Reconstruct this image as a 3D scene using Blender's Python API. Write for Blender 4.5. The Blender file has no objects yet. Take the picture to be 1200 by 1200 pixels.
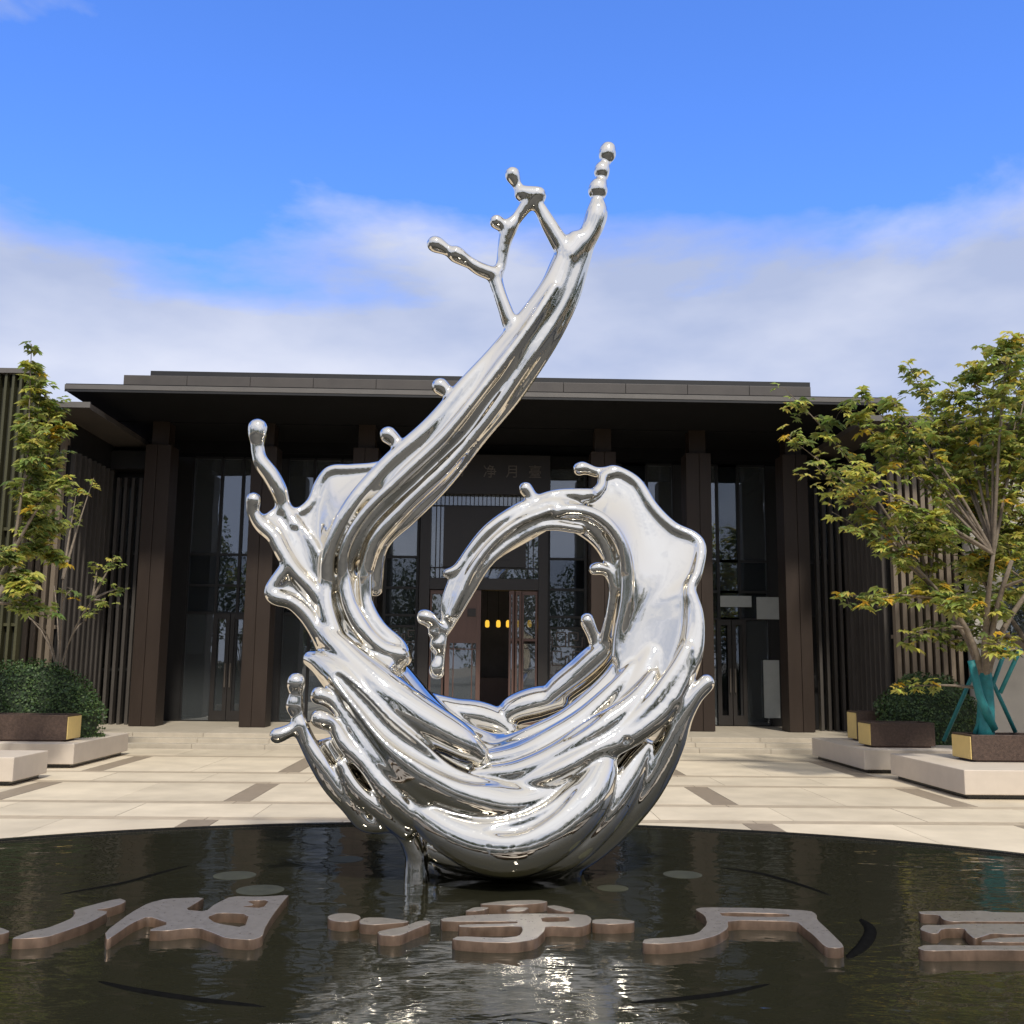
import bpy, bmesh, math, random
import numpy as np
from mathutils import Vector, Matrix

# ------------------------------------------------------------------ camera, sky, sun, exposure
scene = bpy.context.scene
COL = scene.collection
R = math.radians
CAM_H, YAW, PITCH, ROLL, FPX = 1.8, 1.43, 8.35, 0.62, 1200.0

cam_data = bpy.data.cameras.new('camera')
cam_data.sensor_width = 36.0
cam_data.lens = 36.0 * FPX / 1200.0
cam_data.clip_start = 0.1
cam_data.clip_end = 3000.0
cam = bpy.data.objects.new('camera', cam_data)
COL.objects.link(cam)
CAM_M = (Matrix.Rotation(R(-YAW), 4, 'Z') @ Matrix.Rotation(R(90 + PITCH), 4, 'X') @ Matrix.Rotation(R(ROLL), 4, 'Z'))
cam.matrix_world = Matrix.Translation((0, 0, CAM_H)) @ CAM_M
scene.camera = cam

SUN_AZ, SUN_EL = 190.0, 51.0        # behind the camera
CLOUD_OFF = (9.1, 9.9, 1.1)
sun_dir = Vector((math.sin(R(SUN_AZ)) * math.cos(R(SUN_EL)), math.cos(R(SUN_AZ)) * math.cos(R(SUN_EL)), math.sin(R(SUN_EL))))
sun_dir.x = abs(sun_dir.x)          # the sun stands to the right of the viewer's back

world = bpy.data.worlds.new('World')
scene.world = world
world.use_nodes = True
wn, wl = world.node_tree.nodes, world.node_tree.links
wn.clear()
w_out = wn.new('ShaderNodeOutputWorld')
w_bg = wn.new('ShaderNodeBackground'); w_bg.inputs['Strength'].default_value = 0.12
w_sky = wn.new('ShaderNodeTexSky'); w_sky.sky_type = 'NISHITA'; w_sky.sun_disc = False
w_sky.sun_elevation = R(SUN_EL); w_sky.sun_rotation = math.atan2(sun_dir.x, sun_dir.y)
w_sky.altitude = 200; w_sky.air_density = 1.0; w_sky.dust_density = 1.2; w_sky.ozone_density = 2.5
w_tc = wn.new('ShaderNodeTexCoord')
w_sep = wn.new('ShaderNodeSeparateXYZ'); wl.new(w_tc.outputs['Generated'], w_sep.inputs[0])
# broken cloud: a low bank thick towards the horizon and large drifting fields higher up, all the way round
w_map = wn.new('ShaderNodeMapping'); w_map.inputs['Scale'].default_value = (1.0, 1.0, 2.4)
w_map.inputs['Location'].default_value = CLOUD_OFF
wl.new(w_tc.outputs['Generated'], w_map.inputs['Vector'])
w_n = wn.new('ShaderNodeTexNoise'); w_n.inputs['Scale'].default_value = 1.5; w_n.inputs['Detail'].default_value = 10
w_n.inputs['Roughness'].default_value = 0.56; w_n.inputs['Distortion'].default_value = 0.35
wl.new(w_map.outputs[0], w_n.inputs['Vector'])
w_bias = wn.new('ShaderNodeMapRange'); w_bias.inputs['From Min'].default_value = 0.28; w_bias.inputs['From Max'].default_value = 0.44
w_bias.inputs['To Min'].default_value = 0.175; w_bias.inputs['To Max'].default_value = -0.035
wl.new(w_sep.outputs['Z'], w_bias.inputs['Value'])
w_add = wn.new('ShaderNodeMath'); w_add.operation = 'ADD'
wl.new(w_n.outputs['Fac'], w_add.inputs[0]); wl.new(w_bias.outputs[0], w_add.inputs[1])
w_ramp = wn.new('ShaderNodeValToRGB')
w_ramp.color_ramp.elements[0].position = 0.45; w_ramp.color_ramp.elements[0].color = (0, 0, 0, 1)
w_ramp.color_ramp.elements[1].position = 0.585; w_ramp.color_ramp.elements[1].color = (0.92, 0.92, 0.92, 1)
wl.new(w_add.outputs[0], w_ramp.inputs[0])
w_n2 = wn.new('ShaderNodeTexNoise'); w_n2.inputs['Scale'].default_value = 3.0; w_n2.inputs['Detail'].default_value = 6
wl.new(w_map.outputs[0], w_n2.inputs['Vector'])
w_cc = wn.new('ShaderNodeValToRGB')
w_cc.color_ramp.elements[0].position = 0.40; w_cc.color_ramp.elements[0].color = (2.35, 2.65, 3.5, 1)
w_cc.color_ramp.elements[1].position = 0.66; w_cc.color_ramp.elements[1].color = (3.9, 4.0, 4.4, 1)
wl.new(w_n2.outputs['Fac'], w_cc.inputs[0])
# clouds and haze glow on the sun's side of the sky
w_nrm = wn.new('ShaderNodeVectorMath'); w_nrm.operation = 'DOT_PRODUCT'
wl.new(w_tc.outputs['Generated'], w_nrm.inputs[0]); w_nrm.inputs[1].default_value = tuple(sun_dir)
w_glow = wn.new('ShaderNodeMapRange'); w_glow.interpolation_type = 'SMOOTHSTEP'
w_glow.inputs['From Min'].default_value = -0.2; w_glow.inputs['From Max'].default_value = 1.0
w_glow.inputs['To Min'].default_value = 1.0; w_glow.inputs['To Max'].default_value = 1.12
wl.new(w_nrm.outputs['Value'], w_glow.inputs['Value'])
w_cg = wn.new('ShaderNodeVectorMath'); w_cg.operation = 'SCALE'
wl.new(w_cc.outputs[0], w_cg.inputs[0]); wl.new(w_glow.outputs[0], w_cg.inputs['Scale'])
w_tint = wn.new('ShaderNodeMix'); w_tint.data_type = 'RGBA'; w_tint.blend_type = 'MULTIPLY'
w_tint.inputs['Factor'].default_value = 1.0
w_tint.inputs[7].default_value = (0.57, 0.90, 1.58, 1)
wl.new(w_sky.outputs[0], w_tint.inputs[6])
# bright haze round the sun
w_hz = wn.new('ShaderNodeMapRange'); w_hz.interpolation_type = 'SMOOTHSTEP'
w_hz.inputs['From Min'].default_value = 0.0; w_hz.inputs['From Max'].default_value = 0.9
w_hz.inputs['To Min'].default_value = 0.0; w_hz.inputs['To Max'].default_value = 0.85
wl.new(w_nrm.outputs['Value'], w_hz.inputs['Value'])
w_hm = wn.new('ShaderNodeMix'); w_hm.data_type = 'RGBA'; w_hm.inputs[7].default_value = (5.0, 4.8, 4.35, 1)
wl.new(w_hz.outputs[0], w_hm.inputs['Factor']); wl.new(w_tint.outputs[2], w_hm.inputs[6])
w_mix = wn.new('ShaderNodeMix'); w_mix.data_type = 'RGBA'
wl.new(w_ramp.outputs[0], w_mix.inputs['Factor'])
wl.new(w_hm.outputs[2], w_mix.inputs[6]); wl.new(w_cg.outputs[0], w_mix.inputs[7])
wl.new(w_mix.outputs[2], w_bg.inputs[0]); wl.new(w_bg.outputs[0], w_out.inputs[0])

sun_l = bpy.data.lights.new('sun', 'SUN'); sun_l.energy = 2.0; sun_l.angle = R(5.0); sun_l.color = (1.0, 0.95, 0.86)
sun_o = bpy.data.objects.new('sun', sun_l); COL.objects.link(sun_o)
sun_o.rotation_euler = (-sun_dir).to_track_quat('-Z', 'Y').to_euler()
sun_o.location = (0, 0, 30)

scene.view_settings.view_transform = 'Standard'
scene.view_settings.look = 'None'
scene.view_settings.exposure = 0.78
scene.view_settings.gamma = 1.0
scene.view_settings.use_curve_mapping = False
scene.render.engine = 'CYCLES'
scene.cycles.use_denoising = True
scene.cycles.max_bounces = 8
scene.cycles.sample_clamp_indirect = 8.0

# ------------------------------------------------------------------ helpers
rnd = random.Random(7)

def ray(x, y):
    return (CAM_M.to_3x3() @ Vector(((x - 600) / FPX, (600 - y) / FPX, -1.0)))
def PY(x, y, Y):                       # photo pixel -> point on the upright plane at distance Y
    d = ray(x, y); t = Y / d.y
    return Vector((d.x * t, Y, CAM_H + d.z * t))
def PG(x, y, z=0.0):                   # photo pixel -> point on a level plane at height z
    d = ray(x, y); t = (z - CAM_H) / d.z
    return Vector((d.x * t, d.y * t, z))

def mesh_obj(name, me, mat=None, parent=None):
    o = bpy.data.objects.new(name, me)
    COL.objects.link(o)
    if mat is not None and not me.materials:
        me.materials.append(mat)
    if parent is not None:
        o.parent = parent
    return o
def pydata(name, vs, fs, mat=None, parent=None, smooth=False):
    me = bpy.data.meshes.new(name)
    me.from_pydata([tuple(v) for v in vs], [], fs)
    if smooth:
        me.polygons.foreach_set('use_smooth', [True] * len(me.polygons))
    me.update()
    return mesh_obj(name, me, mat, parent)
def tag(o, label=None, cat=None, group=None, kind=None):
    if label: o['label'] = label
    if cat: o['category'] = cat
    if group: o['group'] = group
    if kind: o['kind'] = kind
    return o
def empty(name, loc, label, cat, group=None):
    o = bpy.data.objects.new(name, None); COL.objects.link(o)
    o.location = loc; o.empty_display_size = 0.2
    return tag(o, label, cat, group)

class MB:
    """collects shapes, builds one mesh"""
    def __init__(s): s.v = []; s.f = []
    def box(s, x0, x1, y0, y1, z0, z1):
        b = len(s.v)
        s.v += [(x0, y0, z0), (x1, y0, z0), (x1, y1, z0), (x0, y1, z0), (x0, y0, z1), (x1, y0, z1), (x1, y1, z1), (x0, y1, z1)]
        s.f += [(b, b+3, b+2, b+1), (b+4, b+5, b+6, b+7), (b, b+1, b+5, b+4), (b+1, b+2, b+6, b+5), (b+2, b+3, b+7, b+6), (b+3, b, b+4, b+7)]
        return s
    def tube(s, pts, rad, n=8, cap=True):
        pts = [Vector(p) for p in pts]
        rings = []
        for i, p in enumerate(pts):
            t = (pts[min(i+1, len(pts)-1)] - pts[max(i-1, 0)])
            if t.length < 1e-6: t = Vector((0, 0, 1))
            t.normalize()
            a = t.orthogonal().normalized() if i == 0 else (u - t * u.dot(t)).normalized()
            u = a; w = t.cross(a)
            r = rad[i] if isinstance(rad, (list, tuple)) else rad
            b = len(s.v)
            for k in range(n):
                an = 2 * math.pi * k / n
                s.v.append(tuple(p + (a * math.cos(an) + w * math.sin(an)) * r))
            rings.append(b)
        for i in range(len(rings) - 1):
            for k in range(n):
                k2 = (k + 1) % n
                s.f.append((rings[i]+k, rings[i]+k2, rings[i+1]+k2, rings[i+1]+k))
        if cap:
            s.f.append(tuple(rings[0] + k for k in reversed(range(n))))
            s.f.append(tuple(rings[-1] + k for k in range(n)))
        return s
    def build(s, name, mat=None, parent=None, smooth=False, bevel=0.0):
        o = pydata(name, s.v, s.f, mat, parent, smooth)
        if bevel:
            bm = bmesh.new(); bm.from_mesh(o.data)
            bmesh.ops.bevel(bm, geom=bm.edges[:], offset=bevel, segments=2, affect='EDGES', profile=0.5)
            bm.to_mesh(o.data); bm.free()
        return o
def boxo(name, x0, x1, y0, y1, z0, z1, mat, parent=None, bevel=0.0):
    if x0 > x1: x0, x1 = x1, x0
    return MB().box(x0, x1, y0, y1, z0, z1).build(name, mat, parent, bevel=bevel)

# ------------------------------------------------------------------ materials
def new_mat(name):
    m = bpy.data.materials.new(name); m.use_nodes = True
    return m, m.node_tree.nodes, m.node_tree.links, m.node_tree.nodes['Principled BSDF']
def mat_plain(name, col, rough=0.5, metal=0.0, var=0.12, scale=6.0, bump=0.0, bscale=40.0, spec=0.5, rand=0.0, stretch=None):
    m, n, l, p = new_mat(name)
    p.inputs['Roughness'].default_value = rough; p.inputs['Metallic'].default_value = metal
    p.inputs['Specular IOR Level'].default_value = spec
    tc = n.new('ShaderNodeTexCoord')
    vec = tc.outputs['Object']
    if stretch:
        mp = n.new('ShaderNodeMapping'); mp.inputs['Scale'].default_value = stretch
        l.new(vec, mp.inputs[0]); vec = mp.outputs[0]
    nz = n.new('ShaderNodeTexNoise'); nz.inputs['Scale'].default_value = scale; nz.inputs['Detail'].default_value = 6
    nz.inputs['Roughness'].default_value = 0.6
    l.new(vec, nz.inputs['Vector'])
    rp = n.new('ShaderNodeValToRGB')
    rp.color_ramp.elements[0].position = 0.3; rp.color_ramp.elements[1].position = 0.7
    rp.color_ramp.elements[0].color = tuple(c * (1 - var) for c in col) + (1,)
    rp.color_ramp.elements[1].color = tuple(min(1, c * (1 + var)) for c in col) + (1,)
    l.new(nz.outputs['Fac'], rp.inputs[0])
    out = rp.outputs[0]
    if rand:
        oi = n.new('ShaderNodeObjectInfo')
        mr = n.new('ShaderNodeMapRange'); mr.inputs['To Min'].default_value = 1 - rand; mr.inputs['To Max'].default_value = 1 + rand
        l.new(oi.outputs['Random'], mr.inputs['Value'])
        mx = n.new('ShaderNodeMix'); mx.data_type = 'RGBA'; mx.blend_type = 'MULTIPLY'; mx.inputs['Factor'].default_value = 1
        l.new(out, mx.inputs[6]); l.new(mr.outputs[0], mx.inputs[7]); out = mx.outputs[2]
    l.new(out, p.inputs['Base Color'])
    rr = n.new('ShaderNodeMapRange'); rr.inputs['To Min'].default_value = max(0.02, rough - 0.08); rr.inputs['To Max'].default_value = min(1, rough + 0.08)
    l.new(nz.outputs['Fac'], rr.inputs['Value']); l.new(rr.outputs[0], p.inputs['Roughness'])
    if bump:
        bz = n.new('ShaderNodeTexNoise'); bz.inputs['Scale'].default_value = bscale; bz.inputs['Detail'].default_value = 4
        l.new(vec, bz.inputs['Vector'])
        bp = n.new('ShaderNodeBump'); bp.inputs['Strength'].default_value = bump; bp.inputs['Distance'].default_value = 0.01
        l.new(bz.outputs['Fac'], bp.inputs['Height']); l.new(bp.outputs[0], p.inputs['Normal'])
    return m

M = {}
M['slab'] = mat_plain('cream_granite', (0.58, 0.495, 0.365), 0.6, var=0.14, scale=1.2, bump=0.15, bscale=90, rand=0.09)
M['strip'] = mat_plain('brown_granite', (0.27, 0.215, 0.155), 0.5, var=0.12, scale=9, bump=0.15, rand=0.06)
M['border'] = mat_plain('taupe_granite', (0.41, 0.335, 0.24), 0.55, var=0.12, scale=6, bump=0.12, rand=0.06)
M['joint'] = mat_plain('paving_joint', (0.20, 0.16, 0.115), 0.9, var=0.2, scale=3)
M['asphalt'] = mat_plain('asphalt', (0.045, 0.045, 0.042), 0.85, var=0.2, scale=30, bump=0.3)  # used only on the unseen ground, to darken reflections in the steel
M['step'] = mat_plain('step_granite', (0.46, 0.40, 0.31), 0.55, var=0.1, scale=3, rand=0.06)
M['black_stone'] = mat_plain('black_granite', (0.014, 0.014, 0.013), 0.18, var=0.2, scale=20)
M['white_stone'] = mat_plain('white_stone', (0.55, 0.475, 0.39), 0.55, var=0.05, scale=5, bump=0.1, rand=0.03)
M['bronze'] = mat_plain('brown_bronze', (0.075, 0.047, 0.034), 0.5, metal=0.1, var=0.35, scale=24, bump=0.5, bscale=60)
M['gold'] = mat_plain('gold_panel', (0.70, 0.52, 0.20), 0.55, metal=0.1, var=0.06, scale=8)
M['clad'] = mat_plain('brown_cladding', (0.032, 0.0215, 0.0155), 0.5, spec=0.3, metal=0.0, var=0.12, scale=3, bump=0.08, bscale=25, rand=0.05, stretch=(1, 1, .25))
M['dark_metal'] = mat_plain('dark_metal', (0.011, 0.010, 0.0095), 0.5, metal=0.0, var=0.2, scale=5)
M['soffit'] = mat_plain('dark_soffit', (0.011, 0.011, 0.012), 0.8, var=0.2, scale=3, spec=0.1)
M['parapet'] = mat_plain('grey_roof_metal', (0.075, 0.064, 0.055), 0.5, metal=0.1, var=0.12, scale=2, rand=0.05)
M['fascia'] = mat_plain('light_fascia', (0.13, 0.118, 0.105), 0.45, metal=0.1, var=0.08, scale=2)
M['fin_shaded'] = mat_plain('shaded_fin', (0.085, 0.074, 0.064), 0.45, metal=0.2, var=0.15, scale=5, rand=0.1, stretch=(1, 1, .2))  # roof shade put into the colour of the recessed fins
M['fin_lit'] = mat_plain('sunlit_fin', (0.21, 0.165, 0.12), 0.5, metal=0.1, var=0.1, scale=5, rand=0.06, stretch=(1, 1, .2))  # sunlight put into the colour: lighter copy for the wing fronts
M['screen_slat'] = mat_plain('olive_slat', (0.055, 0.052, 0.022), 0.5, var=0.25, scale=4, rand=0.15, stretch=(1, 1, .2))
M['screen_back'] = mat_plain('olive_backing', (0.018, 0.018, 0.008), 0.6, var=0.3, scale=3)
M['door'] = mat_plain('red_brown_door', (0.105, 0.058, 0.045), 0.45, var=0.12, scale=6, stretch=(1, 1, .2))
M['portal'] = mat_plain('portal_frame', (0.022, 0.018, 0.0155), 0.45, var=0.12, scale=5)
M['interior'] = mat_plain('interior_wall', (0.22, 0.20, 0.185), 0.7, var=0.2, scale=2)
M['panel_pale'] = mat_plain('pale_board', (0.42, 0.44, 0.42), 0.5, var=0.06, scale=5)
M['pale_wall'] = mat_plain('pale_wall', (0.50, 0.46, 0.40), 0.6, var=0.08, scale=2)
M['lattice'] = mat_plain('lattice_metal', (0.085, 0.070, 0.062), 0.45, metal=0.2, var=0.15, scale=8)
M['sign'] = mat_plain('sign_letters', (0.13, 0.11, 0.09), 0.4, metal=0.3, var=0.1, scale=8)
M['teal'] = mat_plain('teal_wrap', (0.012, 0.16, 0.17), 0.6, var=0.2, scale=14, bump=0.4, bscale=60)
M['bark'] = mat_plain('bark', (0.19, 0.15, 0.11), 0.85, var=0.3, scale=18, bump=0.5, bscale=50)
M['soil'] = mat_plain('soil', (0.05, 0.035, 0.025), 0.95, var=0.3, scale=14, bump=0.6)
M['letter_top'] = mat_plain('brushed_letter_metal', (0.30, 0.27, 0.235), 0.30, metal=0.5, var=0.16, scale=30, bump=0.06, bscale=80)
M['letter_side'] = mat_plain('copper_letter_side', (0.15, 0.098, 0.066), 0.32, metal=0.35, var=0.4, scale=12, stretch=(1, 1, 0.4))
M['disc'] = mat_plain('pool_lamp_lens', (0.045, 0.046, 0.03), 0.6, var=0.25, scale=8, spec=0.2)
M['pipe'] = mat_plain('black_pipe', (0.006, 0.006, 0.006), 1.0, var=0.2, scale=20, spec=0.0)

def mat_chrome():
    m, n, l, p = new_mat('polished_steel')
    p.inputs['Base Color'].default_value = (0.81, 0.765, 0.675, 1)
    p.inputs['Metallic'].default_value = 1.0
    tc = n.new('ShaderNodeTexCoord')
    nz = n.new('ShaderNodeTexNoise'); nz.inputs['Scale'].default_value = 9; nz.inputs['Detail'].default_value = 5
    l.new(tc.outputs['Object'], nz.inputs['Vector'])
    mr = n.new('ShaderNodeMapRange'); mr.inputs['To Min'].default_value = 0.015; mr.inputs['To Max'].default_value = 0.06
    l.new(nz.outputs['Fac'], mr.inputs['Value'])
    ns = n.new('ShaderNodeTexNoise'); ns.inputs['Scale'].default_value = 55; ns.inputs['Detail'].default_value = 3
    l.new(tc.outputs['Object'], ns.inputs['Vector'])
    ms = n.new('ShaderNodeMapRange'); ms.inputs['From Min'].default_value = .60; ms.inputs['From Max'].default_value = .72
    ms.inputs['To Min'].default_value = 0; ms.inputs['To Max'].default_value = .14
    l.new(ns.outputs['Fac'], ms.inputs['Value'])
    ad = n.new('ShaderNodeMath'); ad.operation = 'ADD'
    l.new(mr.outputs[0], ad.inputs[0]); l.new(ms.outputs[0], ad.inputs[1]); l.new(ad.outputs[0], p.inputs['Roughness'])
    nb = n.new('ShaderNodeTexNoise'); nb.inputs['Scale'].default_value = 7; nb.inputs['Detail'].default_value = 2
    l.new(tc.outputs['Object'], nb.inputs['Vector'])
    bp = n.new('ShaderNodeBump'); bp.inputs['Strength'].default_value = 0.10; bp.inputs['Distance'].default_value = 0.02
    l.new(nb.outputs['Fac'], bp.inputs['Height']); l.new(bp.outputs[0], p.inputs['Normal'])
    return m
M['chrome'] = mat_chrome()

def mat_water():
    m, n, l, p = new_mat('dark_water')
    p.inputs['Base Color'].default_value = (0.019, 0.0185, 0.011, 1)
    p.inputs['Roughness'].default_value = 0.03
    p.inputs['IOR'].default_value = 1.45
    tc = n.new('ShaderNodeTexCoord')
    hs = []
    for sc, st, dist in ((2.2, (1.0, 1.6, 1), 0.5), (9.0, (1.0, 2.2, 1), 0.35), (26.0, (1, 2.0, 1), 0.3)):
        mp = n.new('ShaderNodeMapping'); mp.inputs['Scale'].default_value = st
        l.new(tc.outputs['Object'], mp.inputs[0])
        nz = n.new('ShaderNodeTexNoise'); nz.inputs['Scale'].default_value = sc; nz.inputs['Detail'].default_value = 2
        nz.inputs['Distortion'].default_value = dist
        l.new(mp.outputs[0], nz.inputs['Vector']); hs.append(nz.outputs['Fac'])
    nrm = None
    for h, d in zip(hs, (0.0125, 0.0014, 0.0002)):
        bp = n.new('ShaderNodeBump'); bp.inputs['Strength'].default_value = 1.0; bp.inputs['Distance'].default_value = d
        l.new(h, bp.inputs['Height'])
        if nrm is not None: l.new(nrm, bp.inputs['Normal'])
        nrm = bp.outputs[0]
    l.new(nrm, p.inputs['Normal'])
    return m
M['water'] = mat_water()

def mat_glass():
    m, n, l, p = new_mat('tinted_glass')
    n.remove(p)
    out = n['Material Output']
    tr = n.new('ShaderNodeBsdfTransparent'); tr.inputs[0].default_value = (0.58, 0.60, 0.62, 1)
    gl = n.new('ShaderNodeBsdfGlossy'); gl.inputs['Roughness'].default_value = 0.01; gl.inputs[0].default_value = (0.9, 0.95, 1.0, 1)
    fr = n.new('ShaderNodeFresnel'); fr.inputs[0].default_value = 2.4
    tc = n.new('ShaderNodeTexCoord')
    nz = n.new('ShaderNodeTexNoise'); nz.inputs['Scale'].default_value = 0.9; nz.inputs['Detail'].default_value = 1
    l.new(tc.outputs['Object'], nz.inputs['Vector'])
    bp = n.new('ShaderNodeBump'); bp.inputs['Strength'].default_value = 0.25; bp.inputs['Distance'].default_value = 0.02
    l.new(nz.outputs['Fac'], bp.inputs['Height']); l.new(bp.outputs[0], gl.inputs['Normal'])
    mx = n.new('ShaderNodeMixShader')
    l.new(fr.outputs[0], mx.inputs[0]); l.new(tr.outputs[0], mx.inputs[1]); l.new(gl.outputs[0], mx.inputs[2])
    # pale diffuse sheen mixed in to lighten the dark panes
    df = n.new('ShaderNodeBsdfDiffuse'); df.inputs[0].default_value = (0.30, 0.33, 0.34, 1)
    mx2 = n.new('ShaderNodeMixShader'); mx2.inputs[0].default_value = 0.14
    l.new(mx.outputs[0], mx2.inputs[1]); l.new(df.outputs[0], mx2.inputs[2])
    l.new(mx2.outputs[0], out.inputs[0])
    return m
M['glass'] = mat_glass()

def mat_emit(name, col, s):
    m, n, l, p = new_mat(name)
    p.inputs['Base Color'].default_value = col + (1,)
    p.inputs['Emission Color'].default_value = col + (1,)
    p.inputs['Emission Strength'].default_value = s
    return m
M['lantern'] = mat_emit('lit_lantern', (1.0, 0.58, 0.06), 0.6)

def mat_leaf(name, trans=0.35):
    m, n, l, p = new_mat(name)
    at = n.new('ShaderNodeAttribute'); at.attribute_name = 'leafcol'
    l.new(at.outputs['Color'], p.inputs['Base Color'])
    p.inputs['Roughness'].default_value = 0.5
    p.inputs['Specular IOR Level'].default_value = 0.35
    t = n.new('ShaderNodeBsdfTranslucent')
    l.new(at.outputs['Color'], t.inputs[0])
    mx = n.new('ShaderNodeMixShader'); mx.inputs[0].default_value = trans
    l.new(p.outputs[0], mx.inputs[1]); l.new(t.outputs[0], mx.inputs[2])
    l.new(mx.outputs[0], n['Material Output'].inputs[0])
    return m
M['leaf'] = mat_leaf('tree_leaf', 0.42)
M['hedge'] = mat_leaf('hedge_leaf', 0.15)

# ------------------------------------------------------------------ ground, pool, steps
PX, PYC, PA, PB = -0.05, 7.8, 6.55, 4.2        # pool ellipse
def ell(t, grow=0.0):
    return (PX + (PA + grow) * math.cos(t), PYC + (PB + grow) * math.sin(t))
N = 180
vs, fs = [], []
for k in range(N):
    t = 2 * math.pi * k / N
    x, y = ell(t); vs.append((x, y, -0.02))
    vs.append((x, y, -0.30))
    vs.append((PX + 40 * math.cos(t), PYC + 40 * math.sin(t), -0.02))
    vs.append((PX + 1500 * math.cos(t), PYC + 1500 * math.sin(t), -0.02))
for k in range(N):
    a, b = 4 * k, 4 * ((k + 1) % N)
    fs += [(a, a+2, b+2, b), (a+2, a+3, b+3, b+2), (a+1, a, b, b+1)]
plaza = pydata('plaza_ground', vs, fs, M['joint']); tag(plaza, kind='structure')
# stone slabs of the plaza, laid in rows with brown strips every third of a bay
rows = [10.2, 12.17, 13.5, 15.65, 17.0, 19.75, 21.45]
strip_x = [-12.6, -9.45, -6.3, -3.15, 0.0, 3.15, 6.3, 9.45, 12.6]
def slab(name, x0, x1, y0, y1, mat):
    x0 += .004; x1 -= .004; y0 += .006; y1 -= .006
    n = max(1, int((x1 - x0) / 0.12)) if y0 < PYC + PB + 0.15 else 1
    lo, hi = [], []
    for i in range(n + 1):
        x = x0 + (x1 - x0) * i / n
        u = (x - PX) / (PA + 0.08)
        yl = PYC + (PB + 0.08) * math.sqrt(1 - u * u) if abs(u) < 1 else -1e3
        lo.append((x, max(y0, yl))); hi.append((x, y1))
    keep = [i for i in range(n + 1) if lo[i][1] < y1 - 0.01]
    if len(keep) < 2: return
    poly = [lo[i] for i in keep] + [hi[i] for i in reversed(keep)]
    m = len(poly); dz = rnd.uniform(-0.0012, 0.0012)
    v = [(p[0], p[1], dz) for p in poly] + [(p[0], p[1], -0.03) for p in poly]
    f = [tuple(range(m))] + [(i, i + m, (i + 1) % m + m, (i + 1) % m) for i in range(m)]
    pydata(name, v, f, mat, plaza)
for r in range(len(rows) - 1):
    y0, y1 = rows[r], rows[r + 1]
    wide = r % 2 == 0 if r < 5 else False
    if r > 0:
        y0 += .11
    y1 -= .11
    if r < 5:
        for b in range(len(strip_x) - 1):
            slab('border_strip', strip_x[b], strip_x[b + 1], y1, y1 + .22, M['border'])
    xs = strip_x
    for b in range(len(xs) - 1):
        if wide:
            sw = 0.17
            slab('paving_strip', xs[b] - sw, xs[b] + sw, y0, y1, M['strip'])
            cuts = [xs[b] + sw, (xs[b] + xs[b+1]) / 2, xs[b+1] - sw]
            for c in range(2):
                slab('paving_slab', cuts[c], cuts[c+1], y0, y1, M['slab'])
        else:
            off = 0.5
            slab('paving_slab', xs[b] + off, xs[b] + off + 1.575, y0, y1, M['slab'])
            slab('paving_slab', xs[b] + off + 1.575, xs[b] + off + 3.15, y0, y1, M['slab'])
# unseen ground added dark for the steel to mirror; stone beside the pool
def sheet(name, x0, x1, y0, y1, mat):
    return boxo(name, x0, x1, y0, y1, -0.05, -0.002, mat, plaza)
sheet('unseen_dark_ground', -60, 60, -60, -0.6, M['asphalt'])
sheet('unseen_dark_ground', -60, -13.2, -0.59, 60, M['asphalt'])
sheet('unseen_dark_ground', 13.4, 60, -0.59, 60, M['asphalt'])
nr = []
for k in range(61):
    t = math.pi + math.pi * k / 60
    nr.append(ell(t, 0.08))
v = [(p[0], p[1], -0.002) for p in nr] + [(-13.19 + 26.5 * k / 60, -0.59, -0.002) for k in range(61)]
pydata('unseen_dark_ground', v, [(k, k + 61, k + 62, k + 1) for k in range(60)], M['asphalt'], plaza)
for s in (-1, 1):
    ys = [10.2 - 0.02, PYC]
    xa = PX + s * (PA + 0.08)
    v = []
    K = 24
    for k in range(K + 1):
        y = PYC + (10.18 - PYC) * k / K
        u = (y - PYC) / (PB + 0.08)
        v.append((PX + s * (PA + 0.08) * math.sqrt(1 - u * u), y, -0.002)); v.append((s * 13.2, y, -0.002))
    pydata('paving_field', v, [(2*k, 2*k+1, 2*k+3, 2*k+2) if s > 0 else (2*k+2, 2*k+3, 2*k+1, 2*k) for k in range(K)], M['slab'], plaza)
    v = [(PX + s * (PA + 0.08), PYC, -0.002), (s * 13.2, PYC, -0.002), (s * 13.2, -0.58, -0.002)]
    pydata('unseen_dark_ground', v, [(2, 1, 0)] if s > 0 else [(0, 1, 2)], M['asphalt'], plaza)

# pool
vs, fs = [], []
for k in range(N):
    t = 2 * math.pi * k / N
    for g, z in ((0.0, -0.06), (0.0, -0.001), (0.072, -0.001), (0.072, -0.06)):
        x, y = ell(t, g); vs.append((x, y, z))
for k in range(N):
    a, b = 4 * k, 4 * ((k + 1) % N)
    for i in range(3): fs.append((a+i, a+i+1, b+i+1, b+i))
tag(pydata('pool_rim', vs, fs, M['black_stone']), kind='structure')
vs = [ell(2 * math.pi * k / N) + (-0.022,) for k in range(N)]
tag(pydata('pool_water', vs, [tuple(range(N))], M['water']), kind='structure')
WZ = -0.022

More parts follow.
